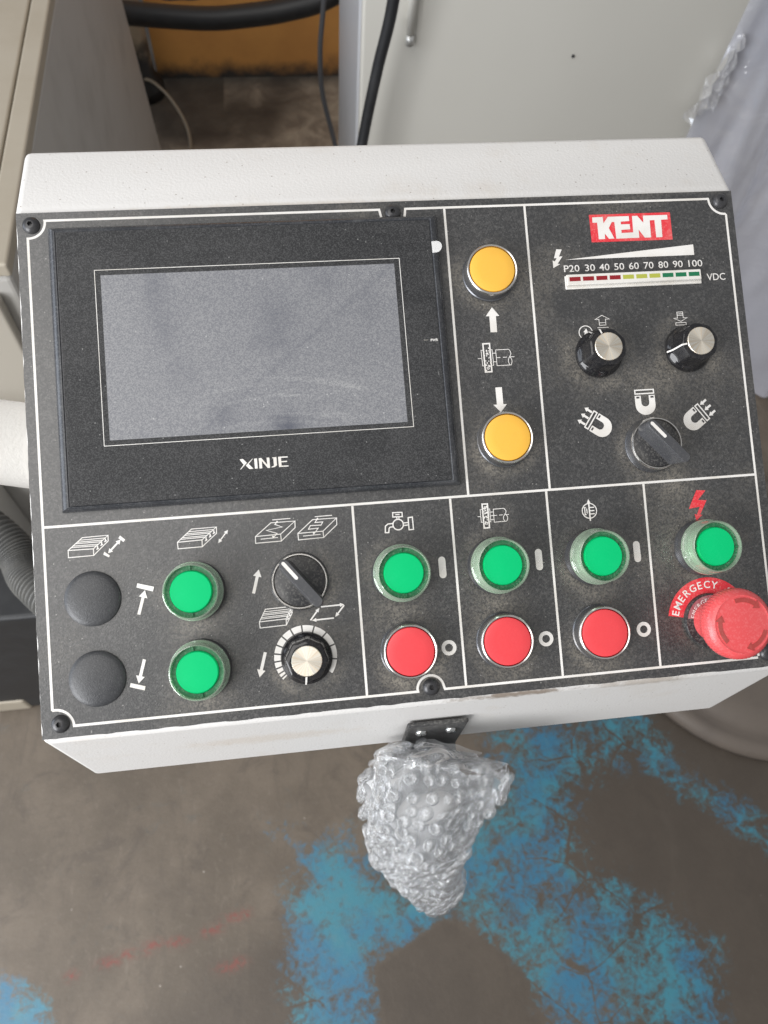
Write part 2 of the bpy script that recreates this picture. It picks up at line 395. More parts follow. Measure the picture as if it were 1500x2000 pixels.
    brown = mixc(nt, ramp(nt, noise(nt, 14, 7, 0.72, 0.8), 0.50, 0.70, 0.0, 0.55), brown, (0.072, 0.057, 0.045))
    brown = mixc(nt, ramp(nt, noise(nt, 22, 6, 0.7, 1.5), 0.60, 0.78, 0.0, 0.45), brown, (0.075, 0.095, 0.095))
    brown = mixc(nt, ramp(nt, noise(nt, 80, 6, 0.75), 0.52, 0.8, 0.0, 0.45), brown, (0.21, 0.175, 0.14))
    mpg = N(nt, 'ShaderNodeMapping'); tcg = N(nt, 'ShaderNodeTexCoord'); mpg.inputs['Scale'].default_value = (26, 7, 1); mpg.inputs['Rotation'].default_value = (0, 0, R(12)); nt.links.new(tcg.outputs['Object'], mpg.inputs[0])
    scf = N(nt, 'ShaderNodeTexNoise'); scf.inputs['Scale'].default_value = 1; scf.inputs['Detail'].default_value = 7; scf.inputs['Roughness'].default_value = 0.7; scf.inputs['Distortion'].default_value = 1.2; nt.links.new(mpg.outputs[0], scf.inputs['Vector'])
    brown = mixc(nt, ramp(nt, scf.outputs['Fac'], 0.52, 0.72, 0.0, 0.45), brown, (0.088, 0.070, 0.054))
    brown = mixc(nt, ramp(nt, scf.outputs['Fac'], 0.42, 0.30, 0.0, 0.30), brown, (0.24, 0.20, 0.16))
    brown = mixc(nt, mth(nt, 'MULTIPLY', specks(nt, 30, 0.05, 0.7, 0.95), 0.8), brown, (0.42, 0.38, 0.33))
    brown = mixc(nt, mth(nt, 'MULTIPLY', attr(nt, 'shade_and_stain'), 0.8), brown, (0.056, 0.044, 0.034))
    blue = mixc(nt, ramp(nt, noise(nt, 9, 3), 0.4, 0.62), (0.032, 0.160, 0.270), (0.042, 0.210, 0.275))
    blue = mixc(nt, ramp(nt, noise(nt, 40, 5, 0.7), 0.45, 0.8, 0.0, 0.5), blue, (0.10, 0.19, 0.20))
    # worn paint: broken edges, flaked spots, scraped lines
    n1 = noise(nt, 30, 9, 0.72, 0.7); n2 = noise(nt, 8, 4, 0.6); n3 = noise(nt, 95, 6, 0.7, 0.5)
    tc = N(nt, 'ShaderNodeTexCoord'); wn = N(nt, 'ShaderNodeTexNoise'); wn.inputs['Scale'].default_value = 7; wn.inputs['Detail'].default_value = 3
    nt.links.new(tc.outputs['Object'], wn.inputs['Vector'])
    wv = N(nt, 'ShaderNodeVectorMath', operation='MULTIPLY_ADD'); nt.links.new(wn.outputs['Color'], wv.inputs[0]); wv.inputs[1].default_value = (0.05, 0.05, 0.0); nt.links.new(tc.outputs['Object'], wv.inputs[2])
    vo = N(nt, 'ShaderNodeTexVoronoi'); vo.feature = 'DISTANCE_TO_EDGE'; vo.inputs['Scale'].default_value = 10; nt.links.new(wv.outputs[0], vo.inputs['Vector'])
    lines = mth(nt, 'MULTIPLY', ramp(nt, vo.outputs['Distance'], 0.020, 0.0), ramp(nt, noise(nt, 5, 2), 0.46, 0.60))
    v = mth(nt, 'ADD', attr(nt, 'paint'), mth(nt, 'MULTIPLY', mth(nt, 'SUBTRACT', n1, 0.5), 1.9))
    v = mth(nt, 'ADD', v, mth(nt, 'MULTIPLY', mth(nt, 'SUBTRACT', n2, 0.5), 0.9))
    v = mth(nt, 'ADD', v, mth(nt, 'MULTIPLY', mth(nt, 'SUBTRACT', n3, 0.5), 1.5))
    v = mth(nt, 'SUBTRACT', v, mth(nt, 'MULTIPLY', lines, 0.40))
    v = mth(nt, 'MULTIPLY', ramp(nt, v, 0.26, 0.92), ramp(nt, attr(nt, 'paint'), 0.03, 0.36))
    v = mth(nt, 'MULTIPLY', v, 0.92)
    c = mixc(nt, v, brown, blue)
    rr = mth(nt, 'MULTIPLY', attr(nt, 'redmark'), ramp(nt, noise(nt, 120, 4, 0.7), 0.38, 0.6, 0.0, 0.75))
    c = mixc(nt, rr, c, (0.22, 0.045, 0.035))
    conc = mixc(nt, ramp(nt, noise(nt, 12, 6, 0.7, 0.5), 0.35, 0.7), (0.22, 0.19, 0.155), (0.46, 0.41, 0.33))
    c = mixc(nt, attr(nt, 'concrete'), c, conc)
    c = mixc(nt, mth(nt, 'MULTIPLY', attr(nt, 'oil'), 0.85), c, (0.030, 0.028, 0.026))
    nt.links.new(c, b.inputs['Base Color'])
    nt.links.new(mth(nt, 'SUBTRACT', 0.56, mth(nt, 'MULTIPLY', v, 0.15)), b.inputs['Roughness'])
    bump(nt, b, noise(nt, 150, 5, 0.7), 0.25, 0.002)
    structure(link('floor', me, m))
build_floor()

# orange painted wall foot at the back, with grime along the floor
def build_wall():
    mb = MB(); n = 60
    mb.box(-0.188, 0.62, 1.90, 2.05, 0.0, 2.2)
    m, nt, b = new_mat('orange_wall_paint')
    c = mixc(nt, ramp(nt, noise(nt, 3, 5, 0.6), 0.35, 0.7), (0.74, 0.36, 0.10), (0.60, 0.28, 0.08))
    geo = N(nt, 'ShaderNodeNewGeometry'); sep = N(nt, 'ShaderNodeSeparateXYZ'); nt.links.new(geo.outputs['Position'], sep.inputs[0])
    h = mth(nt, 'ADD', sep.outputs['Z'], mth(nt, 'MULTIPLY', mth(nt, 'SUBTRACT', noise(nt, 11, 5, 0.65), 0.5), 0.10))
    c = mixc(nt, ramp(nt, h, 0.060, 0.0), c, (0.05, 0.045, 0.04))
    nt.links.new(c, b.inputs['Base Color']); b.inputs['Roughness'].default_value = 0.6
    structure(link('wall', mb.mesh('wall'), m))
build_wall()

# ------------------------------------------------------------------ the control console
TILT = R(24.5); O = Vector((190.0, -170.0, -110.0))
ct, stt = math.cos(TILT), math.sin(TILT)
def p2w(p):    # face-plate millimetres -> world metres
    x, y, z = p[0] * 0.001, p[1] * 0.001, p[2] * 0.001
    return Vector((x, y * ct - z * stt, 1.10 + y * stt + z * ct))
def w2p(w):
    x, y, z = w[0], w[1], w[2] - 1.10
    return (x * 1000, (y * ct + z * stt) * 1000, (-y * stt + z * ct) * 1000)
console = bpy.data.objects.new('control_console', None); COL.objects.link(console)
console.empty_display_size = 0.05
console.location = p2w(O); console.rotation_euler = (TILT, 0, 0)
tag(console, 'white metal machine control console with black button panel and grey touch screen', 'control console')
AT = {console: O}
def cp(name, mb, mat, parent=console, at=None, rz=0.0, me=None):
    at = Vector(at) if at is not None else Vector(AT[parent])
    if me is None:
        me = mb.mesh(name, 0.001, (0, 0, 0)); auto_smooth(me)
    o = link(name, me, mat, parent, (at - AT[parent]) * 0.001, (0, 0, rz))
    AT[o] = at; return o
def shifted(mb, at):      # panel-coordinate mesh made local to `at`
    mb.v = [(x - at[0], y - at[1], z - at[2]) for x, y, z in mb.v]; return mb

W, H = 380.0, 260.3
def build_body():
    # prism along x: sloped front top, flat top shelf, upright front
    sec = [(1.6, -1.0), (45.0, -20.6), None, None, (-299.0, -87.0), (-261.8, -1.0)]
    g = Vector((-stt, -ct))                                    # straight down in section
    bk = Vector((ct, -stt))                                    # straight back
    tb = Vector(sec[1]); fb = Vector(sec[4])
    # back bottom: down from tb until level with fb
    k = (tb - fb).dot(-g)
    bb = tb + g * k
    pts = [Vector(sec[0]), tb, bb, fb, Vector(sec[5])]
    n = len(pts); mb = MB()
    x0, x1 = -1.8, W + 1.8
    v = [(x0, p.x, p.y) for p in pts] + [(x1, p.x, p.y) for p in pts]
    f = [tuple(range(n)), tuple(range(2 * n - 1, n - 1, -1))] + [(i, n + i, n + (i + 1) % n, (i + 1) % n) for i in range(n)]
    mb.add(v, f)
    o = cp('enclosure', shifted(mb, O), MT['body'])
    me = o.data
    bm_fix_normals(me)
    bevel(o, 0.0042, 4, 20)
    return o
def bm_fix_normals(me):
    import bmesh
    bm = bmesh.new(); bm.from_mesh(me); bmesh.ops.recalc_face_normals(bm, faces=bm.faces[:]); bm.to_mesh(me); bm.free()
body = build_body()

# control positions on the plate (mm)
GREEN = [(76.0, -195.6), (76.6, -233.6), (178.1, -195.2), (227.7, -195.4), (279.4, -195.1), (339.2, -195.0)]
REDB = [(179.2, -234.2), (228.4, -233.7), (279.1, -234.1)]
YEL = [(238.6, -42.2), (238.3, -130.8)]
KNOB = [(294.2, -88.0), (344.4, -87.6), (128.0, -233.3)]
SEL = [(127.3, -195.0), (318.0, -138.8)]
ESTOP = (339.7, -233.6)
PLUG = [(26.8, -195.2), (27.0, -233.8)]
SCREW = [(6.9, -6.6), (190.1, -6.3), (372.7, -5.8), (8.6, -253.6), (189.0, -253.6), (369.5, -253.2)]

def build_plate():
    nx, ny = 191, 131
    xs = np.linspace(0, W, nx); ys = np.linspace(0, -H, ny)
    X, Y = np.meshgrid(xs, ys); x = X.ravel(); y = Y.ravel()
    dust = 0.03 + 0.14 * sstep(fbm(x, y, 45, 2), 0.50, 0.80)
    for k, (cx, cy) in enumerate(GREEN + REDB + YEL + KNOB + SEL + [ESTOP]):
        d = np.hypot(x - cx, y - cy); ang = np.arctan2(y - cy, x - cx)
        side = 0.35 + 0.9 * sstep(smooth_noise(np.cos(ang) * 30 + 60, np.sin(ang) * 30 + 60, 22, 40 + k), 0.3, 0.8)
        dust += 0.23 * np.exp(-((d - 16.5) / 3.8) ** 2) * side * (0.45 + 0.55 * sstep(-(y - cy), -14, 10)) * (0.4 + 1.2 * fbm(x, y, 12, 60 + k))
    dust *= 1 - 0.55 * sstep(-x, -150, -20) * sstep(-y, -90, 0)
    # drift between the knobs and the magnet switch
    dust += 0.30 * np.exp(-((x - 322) / 16) ** 2 - ((y + 104) / 10) ** 2) * (0.3 + fbm(x, y, 10, 8))
    dust += 0.30 * np.exp(-((x - 328) / 9) ** 2 - ((y + 158) / 9) ** 2)
    for cx in (76, 179, 228, 279):
        dust += 0.20 * np.exp(-((x - cx) / 13) ** 2 - ((y + 214) / 5) ** 2) * (0.5 + fbm(x, y, 8, 77))
        dust += 0.15 * np.exp(-((x - cx) / 15) ** 2 - ((y + 251) / 5) ** 2)
    dust = np.clip(dust, 0, 0.85)
    jx = np.where(X < 0.01, 0.35 * (smooth_noise(Y * 0 + 3, -Y, 4, 5) - 0.5) * 2 - 0.15, 0).ravel()
    jy = np.where(Y < -H + 0.01, -0.35 * sstep(smooth_noise(X, X * 0 + 7, 6, 15), 0.5, 0.9), 0).ravel()
    x = x + jx; y = y + jy
    top = np.stack([x, y, np.zeros_like(x)], 1)
    idx = np.arange(nx * ny).reshape(ny, nx)
    q = np.stack([idx[:-1, :-1], idx[1:, :-1], idx[1:, 1:], idx[:-1, 1:]], -1).reshape(-1, 4).tolist()
    per = list(idx[0, :]) + list(idx[1:, -1]) + list(idx[-1, -2::-1]) + list(idx[-2:0:-1, 0])
    v = top.tolist(); base = len(v)
    v += [(v[i][0], v[i][1], -1.0) for i in per]; m = len(per)
    f = q + [(per[i], per[(i + 1) % m], base + (i + 1) % m, base + i) for i in range(m)]
    mb = MB(); mb.add(v, f)
    o = cp('face_plate', shifted(mb, O), MT['plate'])
    a = o.data.attributes.new('dust', 'FLOAT', 'POINT')
    a.data.foreach_set('value', np.concatenate([dust, np.full(m, 0.15)]).astype(np.float32))
    return o
plate = build_plate()

# ---- printed lines, symbols and lettering on the plate
ZP = [0.10]
def zp():
    ZP[0] += 0.004
    if ZP[0] > 0.30: ZP[0] = 0.10
    return ZP[0]
def printed(name, fn, mat='white_print', parent=None):
    mb = MB(); fn(mb); parent = parent or plate
    xs = [p[0] for p in mb.v]; ys = [p[1] for p in mb.v]; at = (sum(xs) / len(xs), sum(ys) / len(ys), 0.0)
    return cp(name, shifted(mb, at), MT[mat], parent, at)
def arc(cx, cy, r, a0, a1, n=14): return [(cx + r * math.cos(R(a0 + (a1 - a0) * k / n)), cy + r * math.sin(R(a0 + (a1 - a0) * k / n))) for k in range(n + 1)]
LW = 1.22
L_, R_, T_, B_ = 4.9, 375.4, -4.3, -255.3
def border_lines(mb):
    # pieces butt end to end; each piece a hair above the one before
    mb.stroke([(183.9, -8.6), (183.1, T_), (13.4, T_)] + arc(5.2, -5.0, 8.3, 2, -92, 12) + [(L_, -13.6), (L_ + 0.3, -247.0)], LW, zp())
    mb.stroke([(L_ + 0.3, -246.6)] + arc(6.4, -255.4, 8.5, 96, 2, 12) + [(182.2, B_)] + arc(188.8, -254.6, 6.8, 174, 6, 16) + [(196.0, B_), (364.2, B_)], LW, zp())
    mb.stroke([(R_ - 1.0, -246.3)] + arc(372.9, -254.8, 8.4, 80, 178, 12), LW, zp())
    mb.stroke([(R_ - 1.0, -246.6), (R_, -13.2)], LW, zp())
    mb.stroke([(R_, -13.0)] + arc(374.6, -4.6, 8.5, -86, -178, 12) + [(366.0, T_), (197.0, T_), (196.3, -8.6)], LW, zp())
printed('printed_border', border_lines)
def divider(a, b): printed('printed_divider', lambda mb: mb.stroke([a, b], LW, zp()))
divider((5.4, -158.8), (374.2, -158.4))
for xt, xb, yt, yb in ((217.9, 216.9, -4.8, -158.0), (261.7, 260.4, -4.8, -158.0), (156.6, 156.4, -159.4, -254.8), (207.2, 206.9, -159.3, -254.8), (258.3, 257.6, -159.2, -254.8), (311.5, 310.2, -159.1, -254.8)):
    divider((xt, yt), (xb, yb))

def arrow(mb, a, b, w=1.5, hw=4.2, hl=3.6, double=False):
    a = Vector(a); b = Vector(b); d = (b - a).normalized(); n = Vector((-d.y, d.x)); h = hw / 2
    s = a + d * hl if double else a; e = b - d * hl
    pts = [s + n * w / 2, e + n * w / 2, e + n * h, b, e - n * h, e - n * w / 2, s - n * w / 2]
    if double: pts += [s - n * h, a, s + n * h]
    mb.poly([(p.x, p.y) for p in pts], zp())
def block(mb, q, w=0.42, stripes=True):
    fl, fr, br, bl, tl, tr, rr = q
    mb.stroke([fl, fr, br, bl], w, zp(), True)
    mb.stroke([fl, tl, tr, fr], w, zp())
    mb.stroke([tr, rr, br], w, zp())
    if stripes:
        lerp = lambda a, b, t: (a[0] + (b[0] - a[0]) * t, a[1] + (b[1] - a[1]) * t)
        for t in (0.22, 0.34, 0.52, 0.64, 0.80):
            mb.stroke([lerp(fl, tl, t), lerp(fr, tr, t)], w * 0.85, zp())
        for t in (0.22, 0.5, 0.76):
            a = lerp(fr, tr, t + 0.06); b = lerp(br, rr, t + 0.06); m1 = lerp(a, b, 0.15); m2 = lerp(a, b, 0.62)
            mb.stroke([m1, m2], 0.55, zp()); mb.stroke([(m2[0] - 0.6, m2[1] - 0.25), (m2[0] + 0.6, m2[1] + 0.35)], 0.5, zp())
def sym_table_a(mb):
    block(mb, [(16.41, -170.85), (28.36, -171.0), (28.32, -174.22), (16.36, -174.39), (23.36, -165.11), (35.65, -164.86), (35.56, -167.68)])
    for p in ([(33.46, -172.75), (36.07, -174.98), (35.38, -175.73), (32.86, -174.18)], [(41.36, -165.5), (43.73, -167.65), (42.81, -168.79), (40.44, -166.71)]): mb.poly(p, zp())
    arrow(mb, (35.2, -173.7), (41.5, -167.5), 0.9, 2.5, 2.2, True)
printed('table_travel_symbol', sym_table_a)
def sym_table_b(mb):
    block(mb, [(68.7, -170.96), (80.7, -170.7), (80.6, -174.1), (68.83, -174.23), (75.92, -164.93), (88.1, -164.84), (88.04, -167.91)])
    arrow(mb, (88.5, -172.9), (93.7, -166.7), 0.6, 2.0, 2.0, True)
printed('table_travel_symbol', sym_table_b)
def sym_up1(mb): mb.poly([(48.29, -189.53), (56.19, -191.9), (55.47, -194.16), (47.73, -191.56)], zp()); arrow(mb, (48.1, -204.8), (51.7, -193.2))
printed('arrow_to_stop_symbol', sym_up1)
def sym_dn1(mb): arrow(mb, (49.5, -226.7), (46.1, -238.0)); mb.poly([(42.35, -237.41), (49.28, -239.6), (48.77, -241.59), (41.85, -239.33)], zp())
printed('arrow_to_stop_symbol', sym_dn1)
def sym_c1(mb):
    block(mb, [(106.97, -171.1), (119.55, -170.83), (119.63, -174.36), (106.85, -174.48), (115.09, -164.8), (127.1, -164.8), (126.97, -168.1)], stripes=False)
    mb.stroke([(118.08, -164.69), (116.99, -165.74), (120.54, -167.32), (112.59, -168.42), (117.79, -170.35), (115.67, -172.46)], 0.42, zp())
    mb.stroke([(115.9, -163.4), (124.93, -163.3)], 0.4, zp()); mb.stroke([(109.49, -172.6), (118.09, -172.42)], 0.4, zp())
    mb.poly([(117.2, -165.2), (118.2, -163.8), (119.0, -165.0)], zp()); mb.poly([(115.2, -171.2), (116.4, -171.5), (115.4, -172.6)], zp())
printed('zigzag_feed_symbol', sym_c1)
def sym_c2(mb):
    block(mb, [(128.16, -171.16), (140.82, -171.0), (140.86, -174.2), (128.2, -174.46), (136.0, -164.8), (148.15, -164.8), (147.99, -168.29)], stripes=False)
    mb.stroke([(138.29, -164.68), (137.14, -166.31), (141.01, -166.32), (140.04, -167.85), (134.65, -167.72), (133.55, -169.47), (138.51, -169.28), (136.01, -172.22)], 0.42, zp())
    mb.stroke([(137.23, -163.4), (145.96, -163.3)], 0.4, zp()); mb.stroke([(130.59, -172.71), (139.4, -172.49)], 0.4, zp())
    mb.poly([(137.5, -165.2), (138.5, -163.8), (139.2, -165.0)], zp()); mb.poly([(135.6, -171.0), (136.8, -171.3), (135.8, -172.5)], zp())
printed('stepped_feed_symbol', sym_c2)
printed('up_arrow_symbol', lambda mb: arrow(mb, (104.07, -199.3), (107.5, -187.6)))
printed('down_arrow_symbol', lambda mb: arrow(mb, (107.8, -228.7), (104.2, -240.6)))
def sym_loop(mb):
    block(mb, [(105.95, -213.58), (119.17, -213.19), (119.11, -216.26), (106.13, -216.6), (109.37, -207.58), (122.4, -207.32), (122.45, -210.41)])
    for a, b in (((136.91, -208.8), (148.6, -208.6)), ((148.5, -209.0), (143.6, -214.4)), ((142.94, -214.9), (131.9, -215.1)), ((131.2, -215.0), (136.1, -209.2))):
        arrow(mb, a, b, 0.75, 2.0, 2.2)
printed('table_cycle_symbol', sym_loop)
def dial_scale(mb):
    c = (127.5, -232.7); a = 222.0
    wd = [5, 7, 9, 11, 12.5, 14, 15.5, 17, 18.5, 20, 21.5, 22.5, 23.5, 24.5]
    tot = sum(wd); kk = (222 + 38) / tot
    for w in wd:
        a1 = a - w * kk; p = arc(*c, 15.6, a - 1.4, a1 + 1.4, 6) + arc(*c, 12.4, a1 + 1.7, a - 1.7, 6); mb.poly(p, zp()); a = a1
printed('dial_scale', dial_scale)
def sym_tap(mb):
    mb.stroke(arc(179.2, -170.6, 2.7, 0, 345, 22), 0.6, zp(), True)
    mb.stroke([(176.9, -164.3), (181.7, -164.5), (181.7, -166.7), (176.8, -166.5)], 0.55, zp(), True)
    mb.stroke([(178.2, -165.4), (180.4, -165.5)], 0.5, zp()); mb.stroke([(178.8, -166.6), (178.9, -168.1)], 0.5, zp()); mb.stroke([(179.9, -166.6), (179.9, -168.0)], 0.5, zp())
    mb.stroke([(184.6, -167.5), (186.8, -167.3), (186.9, -173.6), (184.6, -173.7)], 0.6, zp(), True)
    mb.stroke([(181.8, -170.0), (184.4, -169.9)], 0.55, zp()); mb.stroke([(181.8, -171.3), (184.4, -171.2)], 0.55, zp())
    mb.stroke([(176.6, -169.8), (174.0, -169.9), (172.6, -170.9), (172.3, -174.2), (174.1, -174.3), (174.4, -172.2), (175.0, -171.6), (176.7, -171.5)], 0.6, zp())
printed('coolant_tap_symbol', sym_tap)
def wheel_sym(mb, rc, bx, nk, mo, cl, rnd):
    (ax, ay), (bx1, by1), (cx, cy), (dx, dy) = rc
    mb.stroke([(ax + .35, ay - .35), (bx1 - .35, by1 - .35), (cx - .35, cy + .35), (dx + .35, dy + .35)], 0.75, zp(), True)
    rs = random.Random(rnd)
    for k in range(46):
        u, v = rs.random(), rs.random(); x = ax + .7 + (bx1 - ax - 1.4) * u; y = ay - .8 + (dy - ay + 1.6) * v
        if rs.random() < 0.62:
            s = 0.28 + 0.3 * rs.random(); mb.poly([(x + s * (0.6 + 0.7 * rs.random()) * math.cos(R(72 * i + 20)), y + s * (0.6 + 0.7 * rs.random()) * math.sin(R(72 * i + 20))) for i in range(5)], zp())
    w = 0.34
    mb.stroke([(ax - .1, bx[0][1]), bx[0], bx[3], (dx - .1, bx[3][1])], w, zp()); mb.stroke([(bx1 + .1, bx[1][1]), bx[1], bx[2], (cx + .1, bx[2][1])], w, zp())
    for a, b in nk: mb.stroke([a, b], w, zp())
    m0, m1, m2, m3 = mo
    ym = (m1[1] + m2[1]) / 2; r = (m1[1] - m2[1]) / 4
    mb.stroke([m1, m0, m3, m2], w, zp())
    s1 = [(m1[0] + 1.0 * math.sin(math.pi * t / 8), m1[1] - 2 * r * t / 8) for t in range(9)]
    s2 = [(m2[0] + 0.7 * math.sin(math.pi * t / 8), ym - 2 * r * t / 8) for t in range(9)]; s3 = [(m1[0] - 0.7 * math.sin(math.pi * t / 8), ym - 2 * r * t / 8) for t in range(9)]
    mb.stroke(s1, w, zp()); mb.stroke(s2, w, zp()); mb.stroke(s3, w, zp())
    (x0, y0), (x1, y1) = cl; L = x1 - x0
    for t0, t1 in ((0, 0.1), (0.5, 0.62), (0.69, 0.8), (0.86, 1.0)): mb.stroke([(x0 + L * t0, y0 + (y1 - y0) * t0), (x0 + L * t1, y0 + (y1 - y0) * t1)], w, zp())
printed('grinding_wheel_symbol', lambda mb: wheel_sym(mb, [(231.63, -78.7), (235.9, -78.7), (235.8, -94.5), (231.65, -94.5)], [(230.67, -82.5), (236.6, -82.5), (236.7, -90.85), (230.8, -90.85)], [((236.7, -84.4), (238.5, -84.4)), ((236.75, -89.0), (238.4, -89.0))], [(238.5, -82.7), (245.5, -82.7), (246.05, -91.15), (238.5, -91.15)], ((228.5, -86.9), (248.2, -86.85)), 5))
printed('grinding_wheel_symbol', lambda mb: wheel_sym(mb, [(223.3, -163.06), (226.79, -163.09), (226.78, -176.15), (223.29, -176.18)], [(222.4, -166.2), (227.4, -166.2), (227.47, -172.8), (222.4, -172.75)], [((227.5, -167.86), (229.24, -167.83)), ((227.5, -171.73), (229.25, -171.71)), ((227.54, -169.72), (229.21, -169.7))], [(229.3, -166.45), (234.94, -166.39), (235.82, -173.11), (229.2, -173.2)], ((220.71, -169.73), (237.29, -169.71)), 9))
def sym_hyd(mb):
    c = (280.5, -171.1); mb.stroke(arc(*c, 3.9, 0, 345, 24), 0.5, zp(), True)
    arrow(mb, (280.5, -176.4), (280.5, -164.9), 0.75, 1.9, 2.0)
    for dy in (1.7, 0, -1.7): mb.stroke([(280.9, -171.1 + dy), (283.2, -171.1 + dy)], 0.55, zp())
    mb.stroke([(277.4, -169.2), (278.9, -169.2)], 0.45, zp()); mb.stroke([(277.4, -173.0), (278.9, -173.0)], 0.45, zp())
    mb.stroke([(278.1, -169.2), (278.1, -173.0)], 0.5, zp()); mb.stroke([(279.2, -169.8), (279.2, -172.4)], 0.5, zp())
printed('hydraulic_pump_symbol', sym_hyd)
for x, y in [(200.08, -194.2), (250.95, -194.3), (304.07, -194.4)]:
    printed('on_bar_symbol', lambda mb: mb.poly(arc(x, y + 3.7, 1.85, 0, 180, 10) + arc(x, y - 3.7, 1.85, 180, 360, 10), zp()))
for x, y in [(199.85, -235.0), (250.68, -235.1), (303.27, -235.0)]:
    printed('off_ring_symbol', lambda mb: mb.stroke(arc(x, y, 2.95, 0, 348, 30), 1.85, zp(), True))
printed('power_bolt_symbol', lambda mb: mb.poly([(340.47, -164.46), (345.54, -165.0), (340.78, -169.73), (345.54, -170.24), (341.13, -177.57), (342.27, -177.89), (338.55, -180.83), (338.05, -177.0), (339.22, -177.6), (341.36, -173.4), (335.12, -174.14)], zp()), 'red_print')
printed('up_arrow_symbol', lambda mb: arrow(mb, (238.5, -73.1), (238.7, -59.6), 3.6, 7.4, 4.8))
printed('down_arrow_symbol', lambda mb: arrow(mb, (238.2, -102.7), (238.2, -116.0), 3.5, 7.2, 4.2))
# logo plate
logo = printed('logo_plate', lambda mb: mb.poly([(297.04, -11.04), (343.12, -11.12), (343.01, -26.56), (297.06, -26.4)], 0.12), 'red_print')
KENT = [(298.71, -12.57), (304.64, -12.49), (304.73, -16.06), (307.57, -12.52), (319.41, -12.53), (319.4, -15.31), (314.52, -15.46), (314.5, -17.03), (319.43, -17.02), (319.44, -19.94), (314.38, -20.12), (314.38, -21.87), (320.98, -21.75), (321.25, -12.56), (324.21, -12.51), (327.31, -16.57), (327.46, -12.55), (341.4, -12.6), (341.29, -15.16), (337.56, -15.18), (337.27, -24.98), (333.74, -25.03), (333.76, -15.27), (331.05, -15.32), (330.78, -24.96), (327.2, -24.9), (324.2, -20.3), (324.1, -24.85), (311.07, -24.91), (310.91, -15.55), (309.45, -15.5), (307.44, -18.85), (309.99, -24.76), (306.98, -24.86), (304.92, -21.88), (304.71, -24.85), (301.2, -24.89), (301.2, -15.57), (298.65, -15.55)]
printed('logo_lettering', lambda mb: mb.poly(KENT, 0.20))
printed('voltage_wedge_symbol', lambda mb: mb.poly([(281.25, -35.5), (354.4, -29.75), (354.35, -35.7)], zp()))
printed('voltage_bolt_symbol', lambda mb: mb.poly([(276.91, -29.46), (279.97, -29.71), (277.97, -33.56), (279.95, -33.52), (276.96, -37.44), (278.29, -37.74), (274.27, -39.78), (274.32, -35.62), (275.49, -36.16), (276.66, -34.37), (275.18, -34.43)], zp()))

def text_mesh(mb, s, x, y, w, h, z, rot=0.0, bold=0.0, centre=False):
    cu = bpy.data.curves.new('t', 'FONT'); cu.body = s; cu.size = 1.0; cu.offset = bold; cu.resolution_u = 3; cu.fill_mode = 'FRONT'
    ob = bpy.data.objects.new('t', cu); me = bpy.data.meshes.new_from_object(ob)
    V = [v.co.copy() for v in me.vertices]; F = [tuple(p.vertices) for p in me.polygons]
    x0 = min(v.x for v in V); x1 = max(v.x for v in V); hh = 0.73 if h else 1
    y0 = min(v.y for v in V); y1 = max(v.y for v in V)
    sy = h / (y1 - y0); sx = w / (x1 - x0) if w else sy
    cx = (x0 + x1) / 2 if centre else x0
    c, sn = math.cos(rot), math.sin(rot); out = []
    for v in V:
        a = (v.x - cx) * sx; b = (v.y - y0) * sy; out.append((x + a * c - b * sn, y + a * sn + b * c, z))
    mb.add(out, F); bpy.data.objects.remove(ob); bpy.data.curves.remove(cu); bpy.data.meshes.remove(me)
for s, x, w in (('P20', 280.1, 8.6), ('30', 291.8, 5.6), ('40', 299.8, 5.7), ('50', 308.2, 5.6), ('60', 316.5, 5.6), ('70', 324.9, 5.5), ('80', 333.2, 5.6), ('90', 341.5, 5.6), ('100', 350.4, 8.0)):
    printed('scale_lettering', lambda mb: text_mesh(mb, s, x, -42.3, w, 3.75, zp(), 0, 0.006))
printed('unit_lettering', lambda mb: text_mesh(mb, 'VDC', 360.1, -50.4, 10.6, 3.9, zp(), 0, 0.004))

# magnet symbols
def magnet(mb, c, ang, k=1.0, arrows=0):
    ca, sa = math.cos(R(ang)), math.sin(R(ang))
    T = lambda p: (c[0] + (p[0] * ca - p[1] * sa) * k, c[1] + (p[0] * sa + p[1] * ca) * k)
    mb.stroke([T(p) for p in ((-5.2, 6.6), (5.2, 6.6), (5.2, 4.6), (-5.2, 4.6))], 0.7 * k, zp(), True)
    out = [(-5.6, 3.6)] + [(-5.6 * math.cos(R(t)), -1.6 - 5.4 * math.sin(R(t))) for t in range(0, 181, 12)] + [(5.6, 3.6), (2.2, 3.6)] + [(2.2 * math.cos(R(t)), -0.4 - 2.0 * math.sin(R(t))) for t in range(0, 181, 20)] + [(-2.2, 3.6)]
    mb.poly([T(p) for p in out], zp())
    for i in range(arrows and 3):
        x = (-3.9, 0, 3.9)[i]
        if arrows > 0: arrow(mb, T((x, 7.2)), T((x, 12.0)), 1.2, 2.8, 2.0)
        else: arrow(mb, T((x, 12.0)), T((x, 7.4)), 1.2, 2.8, 2.0)
    return T
def magnet_full(mb, c, ang, k, arrows):
    magnet(mb, c, ang, k, arrows)
def notch(mb, c, ang, k):
    ca, sa = math.cos(R(ang)), math.sin(R(ang)); T = lambda p: (c[0] + (p[0] * ca - p[1] * sa) * k, c[1] + (p[0] * sa + p[1] * ca) * k)
    for sx in (-1, 1): mb.poly([T(p) for p in ((sx * 3.1, 3.0), (sx * 4.8, 3.0), (sx * 4.8, 2.1), (sx * 3.1, 2.1))], 0.36)
